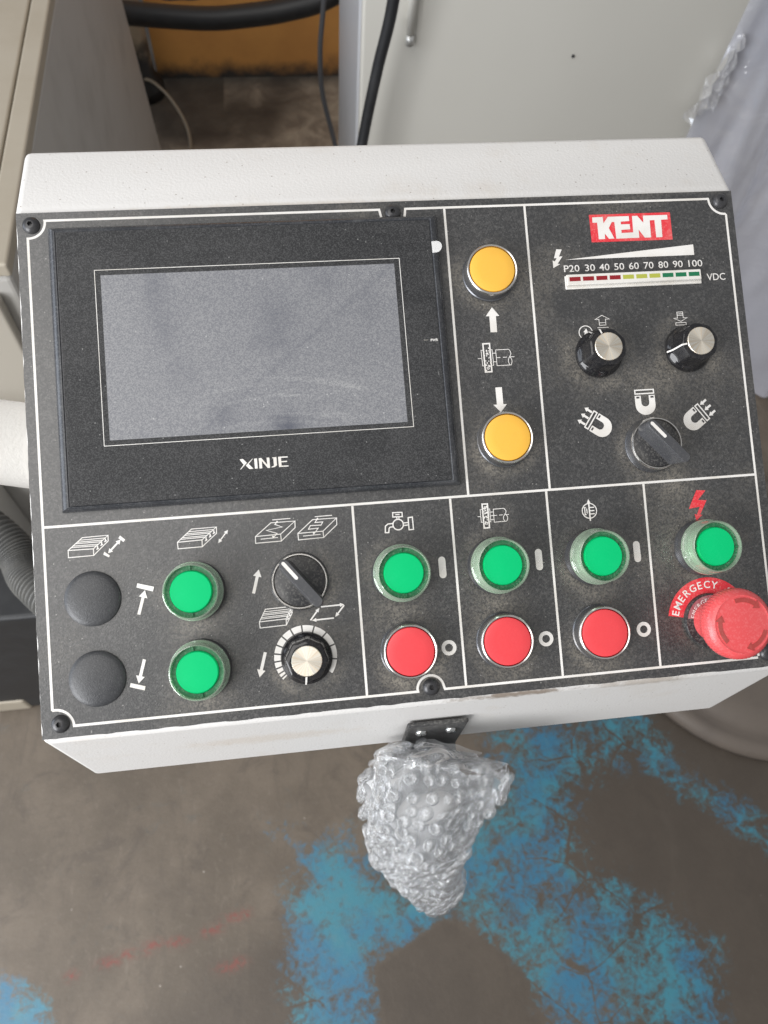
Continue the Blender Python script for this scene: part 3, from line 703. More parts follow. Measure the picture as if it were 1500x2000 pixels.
for c, ang, k, ar in (((317.4, -115.3), 0, 1.0, 0), ((290.9, -126.3), 54.5, 0.98, 1), ((344.2, -126.0), -54.5, 0.98, -1)):
    mg = printed('magnet_symbol', lambda mb: magnet_full(mb, c, ang, k, ar))
    printed('magnet_pole_mark', lambda mb: notch(mb, c, ang, k), 'plate')
def sym_demag(mb):
    mb.stroke(arc(288.5, -75.9, 3.7, 0, 345, 24), 0.5, zp(), True); mb.poly([(287.2, -75.6), (289.0, -73.6), (290.0, -76.6), (288.9, -76.1), (288.2, -77.6), (287.4, -77.2), (288.0, -75.8)], zp())
printed('demagnetise_symbol', sym_demag)
def sym_ua(mb):
    mb.stroke([(298.3, -66.9), (294.3, -69.1), (296.5, -69.1), (296.5, -72.3), (300.1, -72.3), (300.1, -69.1), (302.3, -69.1)], 0.34, zp(), True)
    mb.stroke([(296.7, -71.0), (299.9, -71.0)], 0.3, zp()); mb.stroke([(295.2, -73.6), (301.4, -73.6)], 0.4, zp())
printed('increase_arrow_symbol', sym_ua)
def sym_da(mb):
    mb.stroke([(342.4, -72.4), (338.4, -70.5), (340.6, -70.5), (340.6, -67.2), (343.9, -67.2), (343.9, -70.5), (346.2, -70.5)], 0.34, zp(), True)
    mb.stroke([(340.7, -68.2), (343.8, -68.2)], 0.3, zp()); mb.stroke([(340.7, -69.0), (343.8, -69.0)], 0.3, zp())
    mb.stroke([(339.3, -73.1), (345.2, -73.1), (345.2, -74.4), (339.3, -74.4)], 0.34, zp(), True)
printed('decrease_arrow_symbol', sym_da)

# emergency label: red arc band with lettering
def em_band(mb):
    mb.poly(arc(*ESTOP, 22.6, 169, 11, 40) + arc(*ESTOP, 14.4, 11, 169, 40), 0.12)
eband = printed('emergency_label', em_band, 'red_print')
def em_text(mb):
    for i, ch in enumerate('EMERGECY STOP'):
        if ch == ' ': continue
        a = R(163.5 - 12.6 * i); r = 16.9
        text_mesh(mb, ch, ESTOP[0] + r * math.cos(a), ESTOP[1] + r * math.sin(a), 0, 3.9, 0.2 + 0.004 * i, a - math.pi / 2, 0.012, True)
printed('emergency_lettering', em_text)

# ---- fasteners, plugs, buttons, lamps, knobs
def screw_mesh():
    mb = MB(); seg = 30
    prof = [(4.35, 0.0), (4.3, 0.5), (3.9, 1.3), (3.2, 2.0), (2.3, 2.45), (1.55, 2.6)]
    mb.lathe(prof, seg)
    mb.f.pop(-2); mb.sm.pop(-2)
    o = len(mb.v)
    hexv = [(1.55 * math.cos(R(60 * (k // 5) + 12 * (k % 5))) , 0, 0) for k in range(seg)]
    top = [(prof[-1][0] * math.cos(2 * math.pi * k / seg), prof[-1][0] * math.sin(2 * math.pi * k / seg)) for k in range(seg)]
    inner = [(1.35 * math.cos(2 * math.pi * k / 6), 1.35 * math.sin(2 * math.pi * k / 6)) for k in range(6)]
    mb.v += [(x, y, 2.6) for x, y in inner] + [(x, y, 0.9) for x, y in inner]
    base = (len(prof) - 1) * seg; b = o
    for k in range(seg):
        i0 = (k * 6 + 15) // seg % 6; i1 = ((k + 1) * 6 + 15) // seg % 6
        mb.f.append((base + k, base + (k + 1) % seg, b + i1) if i0 == i1 else (base + k, base + (k + 1) % seg, b + i1, b + i0)); mb.sm.append(False)
    for k in range(6): mb.f.append((b + k, b + (k + 1) % 6, b + 6 + (k + 1) % 6, b + 6 + k)); mb.sm.append(False)
    mb.f.append(tuple(b + 6 + k for k in range(6))); mb.sm.append(False)
    return mb
sm = None
for i, (x, y) in enumerate(SCREW):
    if sm is None: o = cp('socket_screw', screw_mesh(), MT['screw'], console, (x, y, 0.02)); sm = o.data
    else: cp('socket_screw', None, None, console, (x, y, 0.02), R(17 * i), sm)
pm = None
for i, (x, y) in enumerate(PLUG):
    if pm is None:
        mb = MB(); mb.lathe([(13.4, 0.0), (13.4, 0.7), (12.9, 1.3), (11, 1.9), (7.5, 2.5), (3.5, 2.8), (0.4, 2.85)], 56)
        o = cp('blanking_plug', mb, dusty('blanking_plug_black', (0.036, 0.037, 0.040), 0.36, 0, 0.12, (0.13, 0.13, 0.13), 0.16, 1300, 0.3, 1500), console, (x, y, 0.02)); pm = o.data
    else: cp('blanking_plug', None, None, console, (x, y, 0.02), R(70), pm)

def bezel_mb(top=8.6):
    mb = MB(); mb.ring([(14.3, 0.0), (14.3, 1.2), (13.9, 1.6), (13.6, top - 1.4), (13.25, top - 0.3), (12.8, top), (12.25, top - 0.15), (12.1, top - 1.6), (12.0, 0.0)], 64)
    return mb
shared = {}
def push_button(x, y, colour):
    if 'bez' not in shared:
        side = MB(); side.ring([(14.4, 0.0), (14.4, 1.0), (13.9, 1.5), (13.62, 6.9), (12.2, 6.9), (12.0, 0.0)], 64)
        rim = MB(); rim.ring([(13.62, 6.9), (13.7, 7.6), (13.35, 8.5), (12.9, 8.75), (12.4, 8.5), (12.2, 7.6), (12.2, 6.9)], 64)
        cap = MB(); cap.lathe([(11.95, 0.4), (11.95, 8.0), (11.7, 8.45), (11.0, 8.65), (7, 8.8), (3, 8.88), (0.5, 8.9)], 64)
        shared['bez'] = side.mesh('button_collar', 0.001); shared['rim'] = rim.mesh('rim', 0.001); shared['cap'] = cap.mesh('cap', 0.001)
        for k in ('bez', 'rim', 'cap'): auto_smooth(shared[k], 40)
        shared['bez'].materials.append(MT['dark_chrome']); shared['rim'].materials.append(MT['chrome'])
        for c in ('red', 'yellow'):
            shared['cap_' + c] = shared['cap'].copy(); shared['cap_' + c].materials.append(MT[c])
    rz = random.random() * 6
    b = cp('push_button', None, None, console, (x, y, 0.02), rz, shared['bez'])
    cp('chrome_rim', None, None, b, (x, y, 0.02), 0, shared['rim']); cp('button_cap', None, None, b, (x, y, 0.02), 0, shared['cap_' + colour])
    b['label'] = colour.replace('yellow', 'amber') + ' push button with chrome rim'
for p in REDB: push_button(*p, 'red')
for p in YEL: push_button(*p, 'yellow')

def lamp_button(x, y, rz):
    if 'lamp' not in shared:
        c = MB(); c.ring([(14.6, 0.0), (14.6, 1.4), (14.2, 1.9), (13.9, 7.0), (12.0, 7.0), (12.0, 0.0)], 64)
        g = MB(); g.lathe([(12.0, 6.0), (12.0, 13.0), (11.8, 14.2), (10.0, 14.3), (9.9, 15.6), (9.4, 16.2), (6, 16.4), (0.5, 16.5)], 56)
        rg = MB(); rg.ring([(12.15, 14.3), (12.15, 14.75), (10.15, 14.75), (10.15, 14.3)], 56)
        for a in (90, 270):
            ca, sa = math.cos(R(a)), math.sin(R(a)); rg.box(-0.4, 0.4, sa * 11.1 - 0.9, sa * 11.1 + 0.9, 14.8, 15.7)
        l = MB(); l.ring([(14.3, 7.0), (14.5, 7.6), (14.3, 8.4), (13.7, 8.8), (13.6, 11.0), (13.75, 11.3), (13.45, 11.8), (13.3, 16.4), (12.95, 17.6), (12.45, 17.8), (12.3, 17.2), (12.25, 14.0), (12.3, 7.0)], 64)
        for k, mb, mat in (('lamp', c, 'dark_chrome'), ('lcap', g, 'green'), ('lring', rg, 'green_ring'), ('lens', l, 'lens')):
            shared[k] = mb.mesh(k, 0.001); auto_smooth(shared[k], 40); shared[k].materials.append(MT[mat])
    b = cp('illuminated_button', None, None, console, (x, y, 0.02), rz, shared['lamp'])
    cp('button_cap', None, None, b, (x, y, 0.02), 0, shared['lcap']); cp('cap_ring', None, None, b, (x, y, 0.02), 0, shared['lring']); cp('clear_lens', None, None, b, (x, y, 0.02), 0, shared['lens'])
    b['label'] = 'green illuminated push button with clear lens'
for i, p in enumerate(GREEN): lamp_button(*p, R((0, 8, 2, 45, 120, 85)[i]))

def flute(a, z):
    if z < 4.0: return 1.0
    return 1.0 - 0.055 * (0.5 - 0.5 * math.cos(8 * a)) ** 0.8
def knob(x, y, ang):
    if 'knob' not in shared:
        mb = MB(); mb.lathe([(12.7, 0.0), (12.8, 1.4), (12.4, 2.4), (11.4, 3.3), (11.0, 4.2), (10.7, 5.2), (10.2, 12.8), (9.8, 13.7), (9.0, 14.1), (7.5, 14.1)], 96, flute)
        cap = MB(); cap.lathe([(7.35, 13.6), (7.35, 14.7), (7.1, 14.95), (3.5, 14.97), (0.2, 14.98)], 64)
        pt = MB(); pt.add([(7.6, -0.42, 14.3), (10.0, -0.42, 14.15), (10.45, -0.42, 13.3), (11.0, -0.42, 5.0), (12.0, -0.42, 3.4), (12.95, -0.42, 2.0),
                           (7.6, 0.42, 14.3), (10.0, 0.42, 14.15), (10.45, 0.42, 13.3), (11.0, 0.42, 5.0), (12.0, 0.42, 3.4), (12.95, 0.42, 2.0)], [(i, i + 1, i + 7, i + 6) for i in range(5)])
        for k, m_, mat in (('knob', mb, 'knob'), ('kcap', cap, 'alu'), ('kpt', pt, 'white_print')):
            shared[k] = m_.mesh(k, 0.001); auto_smooth(shared[k], 32); shared[k].materials.append(MT[mat])
    b = cp('rotary_knob', None, None, console, (x, y, 0.02), R(ang), shared['knob'])
    cp('metal_cap', None, None, b, (x, y, 0.02), 0, shared['kcap']); cp('pointer_line', None, None, b, (x, y, 0.02), 0, shared['kpt'])
    b['label'] = 'black fluted knob with spun metal cap'
knob(*KNOB[0], 112); knob(*KNOB[1], 188); knob(*KNOB[2], -96)

def selector(x, y, ang):
    if 'sel' not in shared:
        base = MB(); base.ring([(14.6, 0.0), (14.6, 1.0), (14.2, 1.5), (13.8, 6.2), (12.6, 6.2), (12.4, 0.0)], 64)
        rim = MB(); rim.ring([(13.8, 6.2), (13.85, 7.0), (13.4, 7.7), (12.9, 7.7), (12.6, 7.2), (12.6, 6.2)], 64)
        disc = MB(); disc.lathe([(12.45, 0.5), (12.45, 6.9), (12.1, 7.1), (0.4, 7.2)], 56)
        lev = MB()
        # tapered grip: rounded nose at the pointer end
        def sec(z, w, l0, l1): return [(-l1, -w), (-l1 + 0.6, -w - 0.1)] and arc(l0 - w, 0, w, -90, 90, 10) + arc(-l1 + w * 0.6, 0, w, 100, 260, 8)
        zs = [(7.0, 3.6, 13.0, 13.2), (10.5, 3.3, 13.2, 13.6), (17.6, 2.75, 13.3, 14.3), (19.0, 2.65, 13.2, 14.6), (19.6, 2.2, 12.8, 14.2)]
        rings = [sec(*q) for q in zs]; n = len(rings[0]); v = []; f = []
        for q, rg in zip(zs, rings): v += [(a, b, q[0]) for a, b in rg]
        for i in range(len(zs) - 1): f += [(i * n + k, i * n + (k + 1) % n, (i + 1) * n + (k + 1) % n, (i + 1) * n + k) for k in range(n)]
        f += [tuple((len(zs) - 1) * n + k for k in range(n))]
        lev.add(v, f, True)
        mk = MB(); mk.prism(arc(11.4, 0, 0.85, -90, 90, 8) + arc(2.2, 0, 0.85, 90, 270, 8), 19.55, 19.72)
        for k, m_, mat in (('sel', base, 'dark_chrome'), ('srim', rim, 'chrome'), ('sdisc', disc, 'black'), ('slev', lev, 'lever'), ('smk', mk, 'white_print')):
            shared[k] = m_.mesh(k, 0.001); auto_smooth(shared[k], 38); shared[k].materials.append(MT[mat])
    b = cp('selector_switch', None, None, console, (x, y, 0.02), R(ang), shared['sel'])
    for nm, k in (('chrome_rim', 'srim'), ('turning_disc', 'sdisc'), ('lever', 'slev'), ('indicator_mark', 'smk')): cp(nm, None, None, b, (x, y, 0.02), 0, shared[k])
    b['label'] = 'black selector switch with white indicator line'
selector(*SEL[0], 128); selector(*SEL[1], 131)

# emergency stop
def build_estop():
    x, y = ESTOP; at = (x, y, 0.02)
    mb = MB(); mb.lathe([(14.3, 0.0), (14.3, 2.2), (13.9, 2.8), (10.5, 2.9), (10.3, 3.0)], 56)
    b = cp('emergency_stop_button', mb, MT['black'], console, at); b['label'] = 'red mushroom emergency stop button with turn arrows'
    lab = MB(); lab.poly(arc(0, 0, 13.4, 170, 10, 30) + arc(0, 0, 8.2, 10, 170, 30), 3.05)
    cp('collar_label', lab, dusty('faded_collar_label', (0.33, 0.07, 0.09), 0.5, 0, 0.6, (0.36, 0.32, 0.31), 0.3, patch=160), b, at)
    tx = MB()
    for i, ch in enumerate('EMERGENCY'):
        a = R(164 - 12.5 * i); text_mesh(tx, ch, 9.6 * math.cos(a), 9.6 * math.sin(a), 0, 2.2, 3.12, a - math.pi / 2, 0.0, True)
    cp('collar_lettering', tx, MT['white_print'], b, at)
    rib = lambda a, z: 1.0 + (0.013 * (0.5 + 0.5 * math.cos(64 * a)) if 21.0 < z < 29.0 else 0.0)
    hd = MB(); hd.lathe([(10.2, 3.0), (10.4, 14.0), (11.4, 18.0), (14.4, 20.2), (16.6, 21.4), (17.2, 22.8), (17.4, 25.4), (17.0, 28.2), (16.5, 29.2), (15.2, 30.6), (14.1, 31.2), (13.6, 31.05), (12.9, 31.1), (8, 31.6), (3, 31.8), (0.3, 31.85)], 256, rib)
    h = cp('mushroom_head', hd, MT['estop'], b, at)
    for k in range(3):
        a0 = 118 * k + 38
        pts = arc(0, 0, 12.0, a0 + 62, a0 + 8, 12) ; ar = MB()
        o1 = arc(0, 0, 12.7, a0 + 66, a0 + 14, 12); i1 = arc(0, 0, 10.7, a0 + 14, a0 + 66, 12)
        head = arc(0, 0, 14.1, a0 + 14, a0 + 14, 1)[:1] + arc(0, 0, 11.7, a0 - 1, a0 - 1, 1)[:1] + arc(0, 0, 9.3, a0 + 14, a0 + 14, 1)[:1]
        ar.prism(o1 + head + i1, 30.4, 31.55)
        cp('turn_arrow', ar, MT['estop_mark'], b, at)
build_estop()

# LED voltage bar
def build_led():
    at = (318.0, -48.0, 0.0)
    mb = MB(); mb.box(-38.2, 38.4, -4.0, 3.3, 0.02, 1.0); mb.box(-38.0, 37.2, -2.6, 3.1, 1.0, 3.4)
    b = cp('led_bar', mb, MT['led_body'], console, at); bevel(b, 0.0003, 2)
    for k in range(10):
        s = MB(); x = -36.7 + 7.42 * k; s.box(x, x + 6.1, -0.7, 1.6, 3.3, 3.46)
        cp('led_window', s, MT['led_r' if k < 4 else 'led_y' if k < 7 else 'led_g'], b, at)
build_led()

# touch screen unit
def build_hmi():
    at = (114.0, -82.0, 0.0)
    def rr(x0, x1, y0, y1): return [(x0, y0), (x1, y0), (x1, y1), (x0, y1)]
    rings = []; nst = 7
    for k in range(nst + 1):
        a = R(90 * k / nst); dx = 4.4 * (1 - math.cos(a)); dy = 3.4 * (1 - math.cos(a)); rings.append((rr(15.0 + dx, 213.2 - dx, -152.4 + dy * 0.55, -9.3 - dy), 0.02 + 5.98 * math.sin(a)))
    rings.append((rr(19.9, 208.3, -150.0, -13.2), 5.55))
    mb = MB(); n = len(rings); v = [(x, y, z) for q, z in rings for x, y in q]
    for i_ in range(4):
        mb.add([v[4 * k + m] for k in range(n - 1) for m in (i_, (i_ + 1) % 4)], [(2 * k, 2 * k + 1, 2 * k + 3, 2 * k + 2) for k in range(n - 2)], True)
    mb.add(v[4 * (n - 2):], [(i_, (i_ + 1) % 4, (i_ + 1) % 4 + 4, i_ + 4) for i_ in range(4)] + [(4, 5, 6, 7)])
    b = cp('touch_screen', shifted(mb, at), MT['frame_plastic'], console, at); b['label'] = 'dark dusty touch screen unit in black frame'
    fc = MB(); fc.box(20.3, 207.7, -149.9, -13.5, 5.6, 6.0); face = cp('front_film', shifted(fc, at), MT['hmi_face'], b, at)
    gx, gy = 148, 84; xs = np.linspace(40.5, 187.7, gx); ys = np.linspace(-119.1, -36.1, gy); X, Y = np.meshgrid(xs, ys); X = X.ravel(); Y = Y.ravel()
    dd = 0.62 + 0.16 * (fbm(X, Y, 60, 91) - 0.5)
    for cx, cy, rx, ry, am in ((66, -44, 6, 12, .17), (70, -66, 7, 10, .19), (76, -86, 8, 9, .12), (126, -62, 9, 14, .15), (118, -74, 12, 5, .10), (128, -116, 9, 6, .40), (96, -112, 7, 8, .16), (150, -44, 8, 7, .12), (172, -58, 6, 10, .10)):
        dd -= am * np.exp(-(((X - cx) / rx) ** 2 + ((Y - cy) / ry) ** 2)) * (0.5 + 1.0 * fbm(X, Y, 7, int(cx)))
    ln_ = np.abs((X - 92) * 0.62 - (Y + 112) * 0.78); dd -= 0.10 * np.exp(-(ln_ / 1.6) ** 2)          # a wiped diagonal
    arc_ = np.hypot(X - 120, (Y + 260) * 1.0); dd += 0.24 * sstep(smooth_noise(arc_ * 1.0, X * 0.05, 1.3, 14), 0.55, 0.9) * np.exp(-((Y + 103) / 13) ** 2) * sstep(X, 60, 120)
    idx = np.arange(gx * gy).reshape(gy, gx); q = np.stack([idx[:-1, :-1], idx[:-1, 1:], idx[1:, 1:], idx[1:, :-1]], -1).reshape(-1, 4).tolist()
    sc = MB(); sc.add(np.stack([X, Y, np.full_like(X, 6.04)], 1).tolist(), q)
    dsp = cp('display', shifted(sc, at), screen_mat(), b, at)
    at_ = dsp.data.attributes.new('dust', 'FLOAT', 'POINT'); at_.data.foreach_set('value', np.clip(dd, 0, 1).astype(np.float32))
    ln = MB(); ln.stroke(rr(37.7, 190.6, -121.7, -33.4), 0.30, 6.05, True); cp('display_outline', shifted(ln, at), MT['white_print'], b, at)
    XJ = [[(102.21, -132.59), (103.88, -132.5), (105.73, -134.55), (102.57, -137.62), (102.17, -137.59), (104.06, -135.43)], [(108.44, -132.68), (108.8, -132.71), (106.55, -135.19), (108.69, -137.7), (106.68, -137.76), (105.1, -135.87)], [(109.34, -132.74), (110.76, -132.63), (110.81, -137.74), (109.43, -137.75)], [(111.63, -132.65), (112.88, -132.57), (115.62, -136.22), (115.51, -132.61), (116.88, -132.64), (116.92, -137.85), (115.75, -137.83), (113.07, -134.19), (113.08, -137.79), (111.71, -137.8)], [(118.23, -132.73), (120.37, -132.58), (120.38, -136.75), (119.2, -137.6), (117.67, -137.76), (117.6, -137.43), (118.85, -136.85), (118.81, -133.14), (118.27, -133.1)], [(121.19, -132.58), (125.96, -132.63), (125.98, -133.21), (122.6, -133.23), (122.6, -134.88), (125.49, -134.87), (125.49, -135.41), (122.64, -135.46), (122.64, -137.11), (126.03, -137.24), (126.05, -137.76), (121.32, -137.74)]]
    for pl in XJ:
        l = MB(); l.poly(pl, 6.06); cp('logo_letter', shifted(l, at), MT['white_print'], b, at)
    pw = MB(); text_mesh(pw, 'PWR', 203.3, -78.0, 3.9, 1.3, 6.06, 0, 0.02); cp('power_lettering', shifted(pw, at), MT['white_print'], b, at)
    dash = MB(); dash.poly([(199.8, -77.4), (202.0, -77.4), (202.0, -77.0), (199.8, -77.0)], 6.06); cp('power_lamp_mark', shifted(dash, at), dusty('dim_print', (0.2, 0.19, 0.17)), b, at)
    # clear pull tab of the protective film
    tb = MB(); pts = [(208.2, -25.2), (208.3, -31.3)] + arc(210.2, -28.2, 3.1, -80, 80, 10)
    n = len(pts); z = lambda x: 6.15 + 0.09 * (x - 208.2) ** 1.6
    tb.add([(x, y, z(x)) for x, y in pts] + [(x, y, z(x) + 0.12) for x, y in pts], [tuple(range(n - 1, -1, -1)), tuple(range(n, 2 * n))] + [(i, (i + 1) % n, n + (i + 1) % n, n + i) for i in range(n)])
    cp('film_tab', shifted(tb, at), clear('film_tab_clear', (0.9, 0.9, 0.9), (0.75, 0.75, 0.75), 0.5, 0.9, 0.1), b, at)
build_hmi()

# bracket on the upright front, two pan-head screws
def build_bracket():
    fy = -0.2369 - 0.0012
    def w(x, y, z): return w2p((x, y, z))
    mb = MB(); x0, x1 = 0.1790, 0.2130; zt, zb = 0.9560, 0.899; d = 0.0030; c = 0.0025
    prof = [(fy - 0.0002, zt), (fy - 0.0002, zb), (fy - 0.016, zb - 0.005), (fy - 0.016, zb - 0.0022), (fy - d, zb + 0.004), (fy - d, zt)]
    v = []; n = len(prof)
    for x in (x0, x1): v += [w(x, y, z) for y, z in prof]
    f = [tuple(range(n)), tuple(range(2 * n - 1, n - 1, -1))] + [(i, n + i, n + (i + 1) % n, (i + 1) % n) for i in range(n)]
    mb.add(v, f)
    at = Vector(w((x0 + x1) / 2, fy, zt))
    b = cp('mounting_bracket', shifted(mb, at), MT['bracket'], console, at); bm_fix_normals(b.data); bevel(b, 0.0012, 3)
    b['label'] = 'black bent bracket with two screws on the front'
    for x in (0.1876, 0.2045):
        s = MB(); s.lathe([(3.3, 0), (3.2, 0.8), (2.5, 1.6), (1.2, 2.0), (0.2, 2.05)], 28)
        p = Vector(w(x, fy - d - 0.0001, 0.9420))
        me = s.mesh('pan_head_screw', 0.001); auto_smooth(me)
        o = link('pan_head_screw', me, MT['steel'], b, (p - at) * 0.001); AT[o] = p
        o.rotation_euler = (R(90) - TILT, 0, 0)
        cr = MB(); cr.box(-1.5, 1.5, -0.3, 0.3, 1.8, 2.12); cr.box(-0.3, 0.3, -1.5, 1.5, 1.8, 2.13)
        me2 = cr.mesh('cross_slot', 0.001); q = link('cross_slot', me2, MT['gap'], b, (p - at) * 0.001); q.rotation_euler = (R(90) - TILT, 0, R(0)); 
build_bracket()

# ------------------------------------------------------------------ bubble wrap bundle hanging on the bracket
MT['film'] = clear('bubble_wrap_film', (0.97, 0.98, 0.99), (0.82, 0.83, 0.84), 0.18, 0.48, 0.05, 0.15, 120, 0.003, 1.5, 0.15)
MT['bubble'] = clear('bubble_wrap_bubble', (0.97, 0.98, 0.99), (0.96, 0.97, 0.98), 0.0, 0.72, 0.012, 0.5, 320, 0.0012, 2.8, 0.58)
def build_wrap():
    rows = [(0.1985, -0.2545, 0.936, 0.031, 0.0095), (0.1965, -0.259, 0.930, 0.038, 0.015), (0.1945, -0.265, 0.920, 0.0420, 0.022), (0.1915, -0.272, 0.904, 0.0400, 0.029), (0.1895, -0.282, 0.871, 0.0335, 0.027),
            (0.1915, -0.296, 0.834, 0.0270, 0.023), (0.2005, -0.308, 0.804, 0.0195, 0.018), (0.2025, -0.318, 0.783, 0.0125, 0.012), (0.2025, -0.323, 0.772, 0.004, 0.004)]
    ns = 60; cen = spline([r[:3] for r in rows], ns); rad = spline([(r[3], r[4], 0) for r in rows], ns)
    u = Vector((1, 0, 0)); root = Vector((0.195, -0.262, 0.93))
    def frame(i):
        t = (cen[min(i + 1, ns)] - cen[max(i - 1, 0)]).normalized(); uu = (u - t * u.dot(t)).normalized(); return t, uu, t.cross(uu)
    def surf(sf, a, extra=0.0):
        i = min(int(sf), ns - 1); k = sf - i
        c = cen[i].lerp(cen[i + 1], k); r = rad[i].lerp(rad[i + 1], k) * 0.94; t, uu, vv = frame(i)
        s = sf / ns
        lump = 1 + 0.10 * math.sin(3 * a + 7 * s) + 0.06 * math.sin(7 * a - 11 * s) + 0.05 * math.sin(26 * s + 2 * a)
        if s < 0.10: lump += (0.10 - s) * 1.2 * math.sin(7 * a + 1.0)
        # side flap bulging out at the upper right
        lump += 0.07 * math.exp(-((s - 0.13) / 0.07) ** 2) * max(0, math.cos(a - 0.15)) ** 6
        return c + uu * (max(r.x, 0.003) * lump + extra) * math.cos(a) + vv * (max(r.y, 0.003) * lump + extra) * math.sin(a)
    mb = MB(); seg = 84; v = []; f = []
    for i in range(ns + 1):
        for k in range(seg):
            a = 2 * math.pi * k / seg; p = surf(i, a)
            jit = 0.0011 * (smooth_noise(p.x * 1000, p.z * 1000 + p.y * 700, 5.0, 12) - 0.5) * 2
            p = surf(i, a, float(jit)); v.append(p - root)
    for i in range(ns):
        for k in range(seg):
            k2 = (k + 1) % seg; f.append((i * seg + k, i * seg + k2, (i + 1) * seg + k2, (i + 1) * seg + k))
    f.append(tuple(ns * seg + k for k in range(seg)))
    mb.add(v, f, True)
    wrap = bpy.data.objects.new('bubble_wrap', None); COL.objects.link(wrap); wrap.location = root; wrap.empty_display_size = 0.03
    tag(wrap, 'clear crumpled bubble wrap bundle hanging from the bracket below the console', 'bubble wrap')
    link('film', mb.mesh('film'), MT['film'], wrap)
    for kk, sh in ((0.72, 2.1),):          # inner turns of the wrap
        inn_ = MB(); iv = []
        for i in range(1, ns + 1):
            for k in range(seg):
                a = 2 * math.pi * k / seg; p = surf(i, a + 0.0); c = cen[i]
                iv.append(c + (p - c) * (kk + 0.10 * math.sin(5 * a + 17 * i / ns + sh)) - root)
        inn_.add(iv, [(i * seg + k, i * seg + (k + 1) % seg, (i + 1) * seg + (k + 1) % seg, (i + 1) * seg + k) for i in range(ns - 1) for k in range(seg)], True)
        link('inner_film', inn_.mesh('inner_film'), MT['film'], wrap)
    # gathered edge of the film at the mouth
    ruf = MB(); rv = []; rf = []; nr = 120; nl = 7
    for j in range(nl):
        h = j / (nl - 1)
        for k in range(nr):
            a = 2 * math.pi * k / nr
            p = surf(3.0 * (1 - h), a, 0.0010 + 0.0030 * h * (0.5 + 0.5 * math.sin(15 * a + 2 * math.sin(3 * a)))) + Vector((0, 0, 0.004 * h * (0.6 + 0.5 * math.sin(5 * a + 1.2))))
            if p.y > -0.2425: p.y = -0.2425
            rv.append(p - root)
    for j in range(nl - 1):
        for k in range(nr): k2 = (k + 1) % nr; rf.append((j * nr + k, j * nr + k2, (j + 1) * nr + k2, (j + 1) * nr + k))
    ruf.add(rv, rf, True); link('gathered_edge', ruf.mesh('gathered_edge'), MT['film'], wrap)
    # bubbles: hexagonal rows following the film, only where they can be seen
    dome = MB(); seg2 = 12
    prof = [(1.0, -0.12), (1.03, 0.16), (0.96, 0.42), (0.76, 0.66), (0.45, 0.80), (0.15, 0.85)]
    dome.lathe(prof, seg2); dome.f.pop(-1); dome.sm.pop(-1)
    dm = dome.mesh('bubble'); dm.materials.append(MT['bubble'])
    rs = random.Random(3); camp = cam.matrix_world.translation
    def even_angle(rx, ry, u_):          # angle at a fraction of the way round an ellipse
        th_ = np.linspace(0, 2 * math.pi, 241); sp = np.hypot(rx * np.sin(th_), ry * np.cos(th_))
        cu_ = np.concatenate([[0], np.cumsum((sp[1:] + sp[:-1]) / 2)]); return float(np.interp(u_ * cu_[-1], cu_, th_))
    total = 0; s = 0.3; row = 0
    while s < ns - 0.5 and total < 298:
        i = int(s); r = rad[i]; circ = math.pi * (3 * (r.x + r.y) - math.sqrt((3 * r.x + r.y) * (r.x + 3 * r.y)))
        n = max(4, int(circ / 0.0090))
        for k in range(n):
            a = even_angle(r.x, r.y, ((k + 0.5 * (row % 2) + rs.uniform(-.14, .14)) / n) % 1.0); ss = min(ns - 0.3, max(0.5, s + rs.uniform(-.35, .35)))
            p = surf(ss, a); pa = surf(ss, a + 0.05); pb = surf(min(ss + 0.4, ns), a)
            nr_ = (pa - p).cross(pb - p)
            if nr_.length < 1e-12: continue
            nr_.normalize()
            c = cen[int(ss)]
            if nr_.dot(p - c) < 0: nr_ = -nr_
            if p.y > -0.243: continue
            if abs(p.x - 0.1915) < 0.019 and abs(p.z - 0.903) < 0.009 and rs.random() < 0.7: continue
            if nr_.dot((camp - p).normalized()) < -0.15: continue
            o = link('bubble', dm, None, wrap, p - root)
            q = nr_.to_track_quat('Z', 'Y').to_euler(); sc_ = 0.0044 * rs.uniform(0.86, 1.08)
            o.rotation_euler = q; o.rotation_euler.rotate_axis('X', rs.uniform(-.35, .35)); o.rotation_euler.rotate_axis('Y', rs.uniform(-.35, .35)); o.rotation_euler.rotate_axis('Z', rs.uniform(0, 6))
            o.scale = (sc_ * rs.uniform(.85, 1.1), sc_ * rs.uniform(.85, 1.1), sc_ * rs.uniform(0.55, 1.15)); total += 1
        ds = 0.0058 / max(1e-5, (cen[min(i + 1, ns)] - cen[i]).length); s += ds; row += 1
    # pale fitting inside
    inn = bpy.data.objects.new('wrapped_fitting', None); COL.objects.link(inn); inn.location = (0.1915, -0.2768, 0.8935)
    tag(inn, 'pale plastic fitting showing through the bubble wrap', 'fitting')
    pm_ = plain('pale_fitting', (0.95, 0.90, 0.86), 0.35)
    b1 = MB(); b1.tube([(-0.018 + 0.036 * k / 10, 0.0 + 0.003 * k / 10, 0.004 * k / 10) for k in range(11)], lambda t: 0.0085 * max(0.25, 1 - abs(2 * t - 1) ** 5), 20)
    link('crossbar', b1.mesh('crossbar'), pm_, inn)
    b2 = MB(); b2.tube([(-0.010, -0.002, -0.004), (-0.010, -0.006, -0.016), (-0.009, -0.010, -0.028)], 0.0045, 16)
    link('stem', b2.mesh('stem'), pm_, inn)
build_wrap()

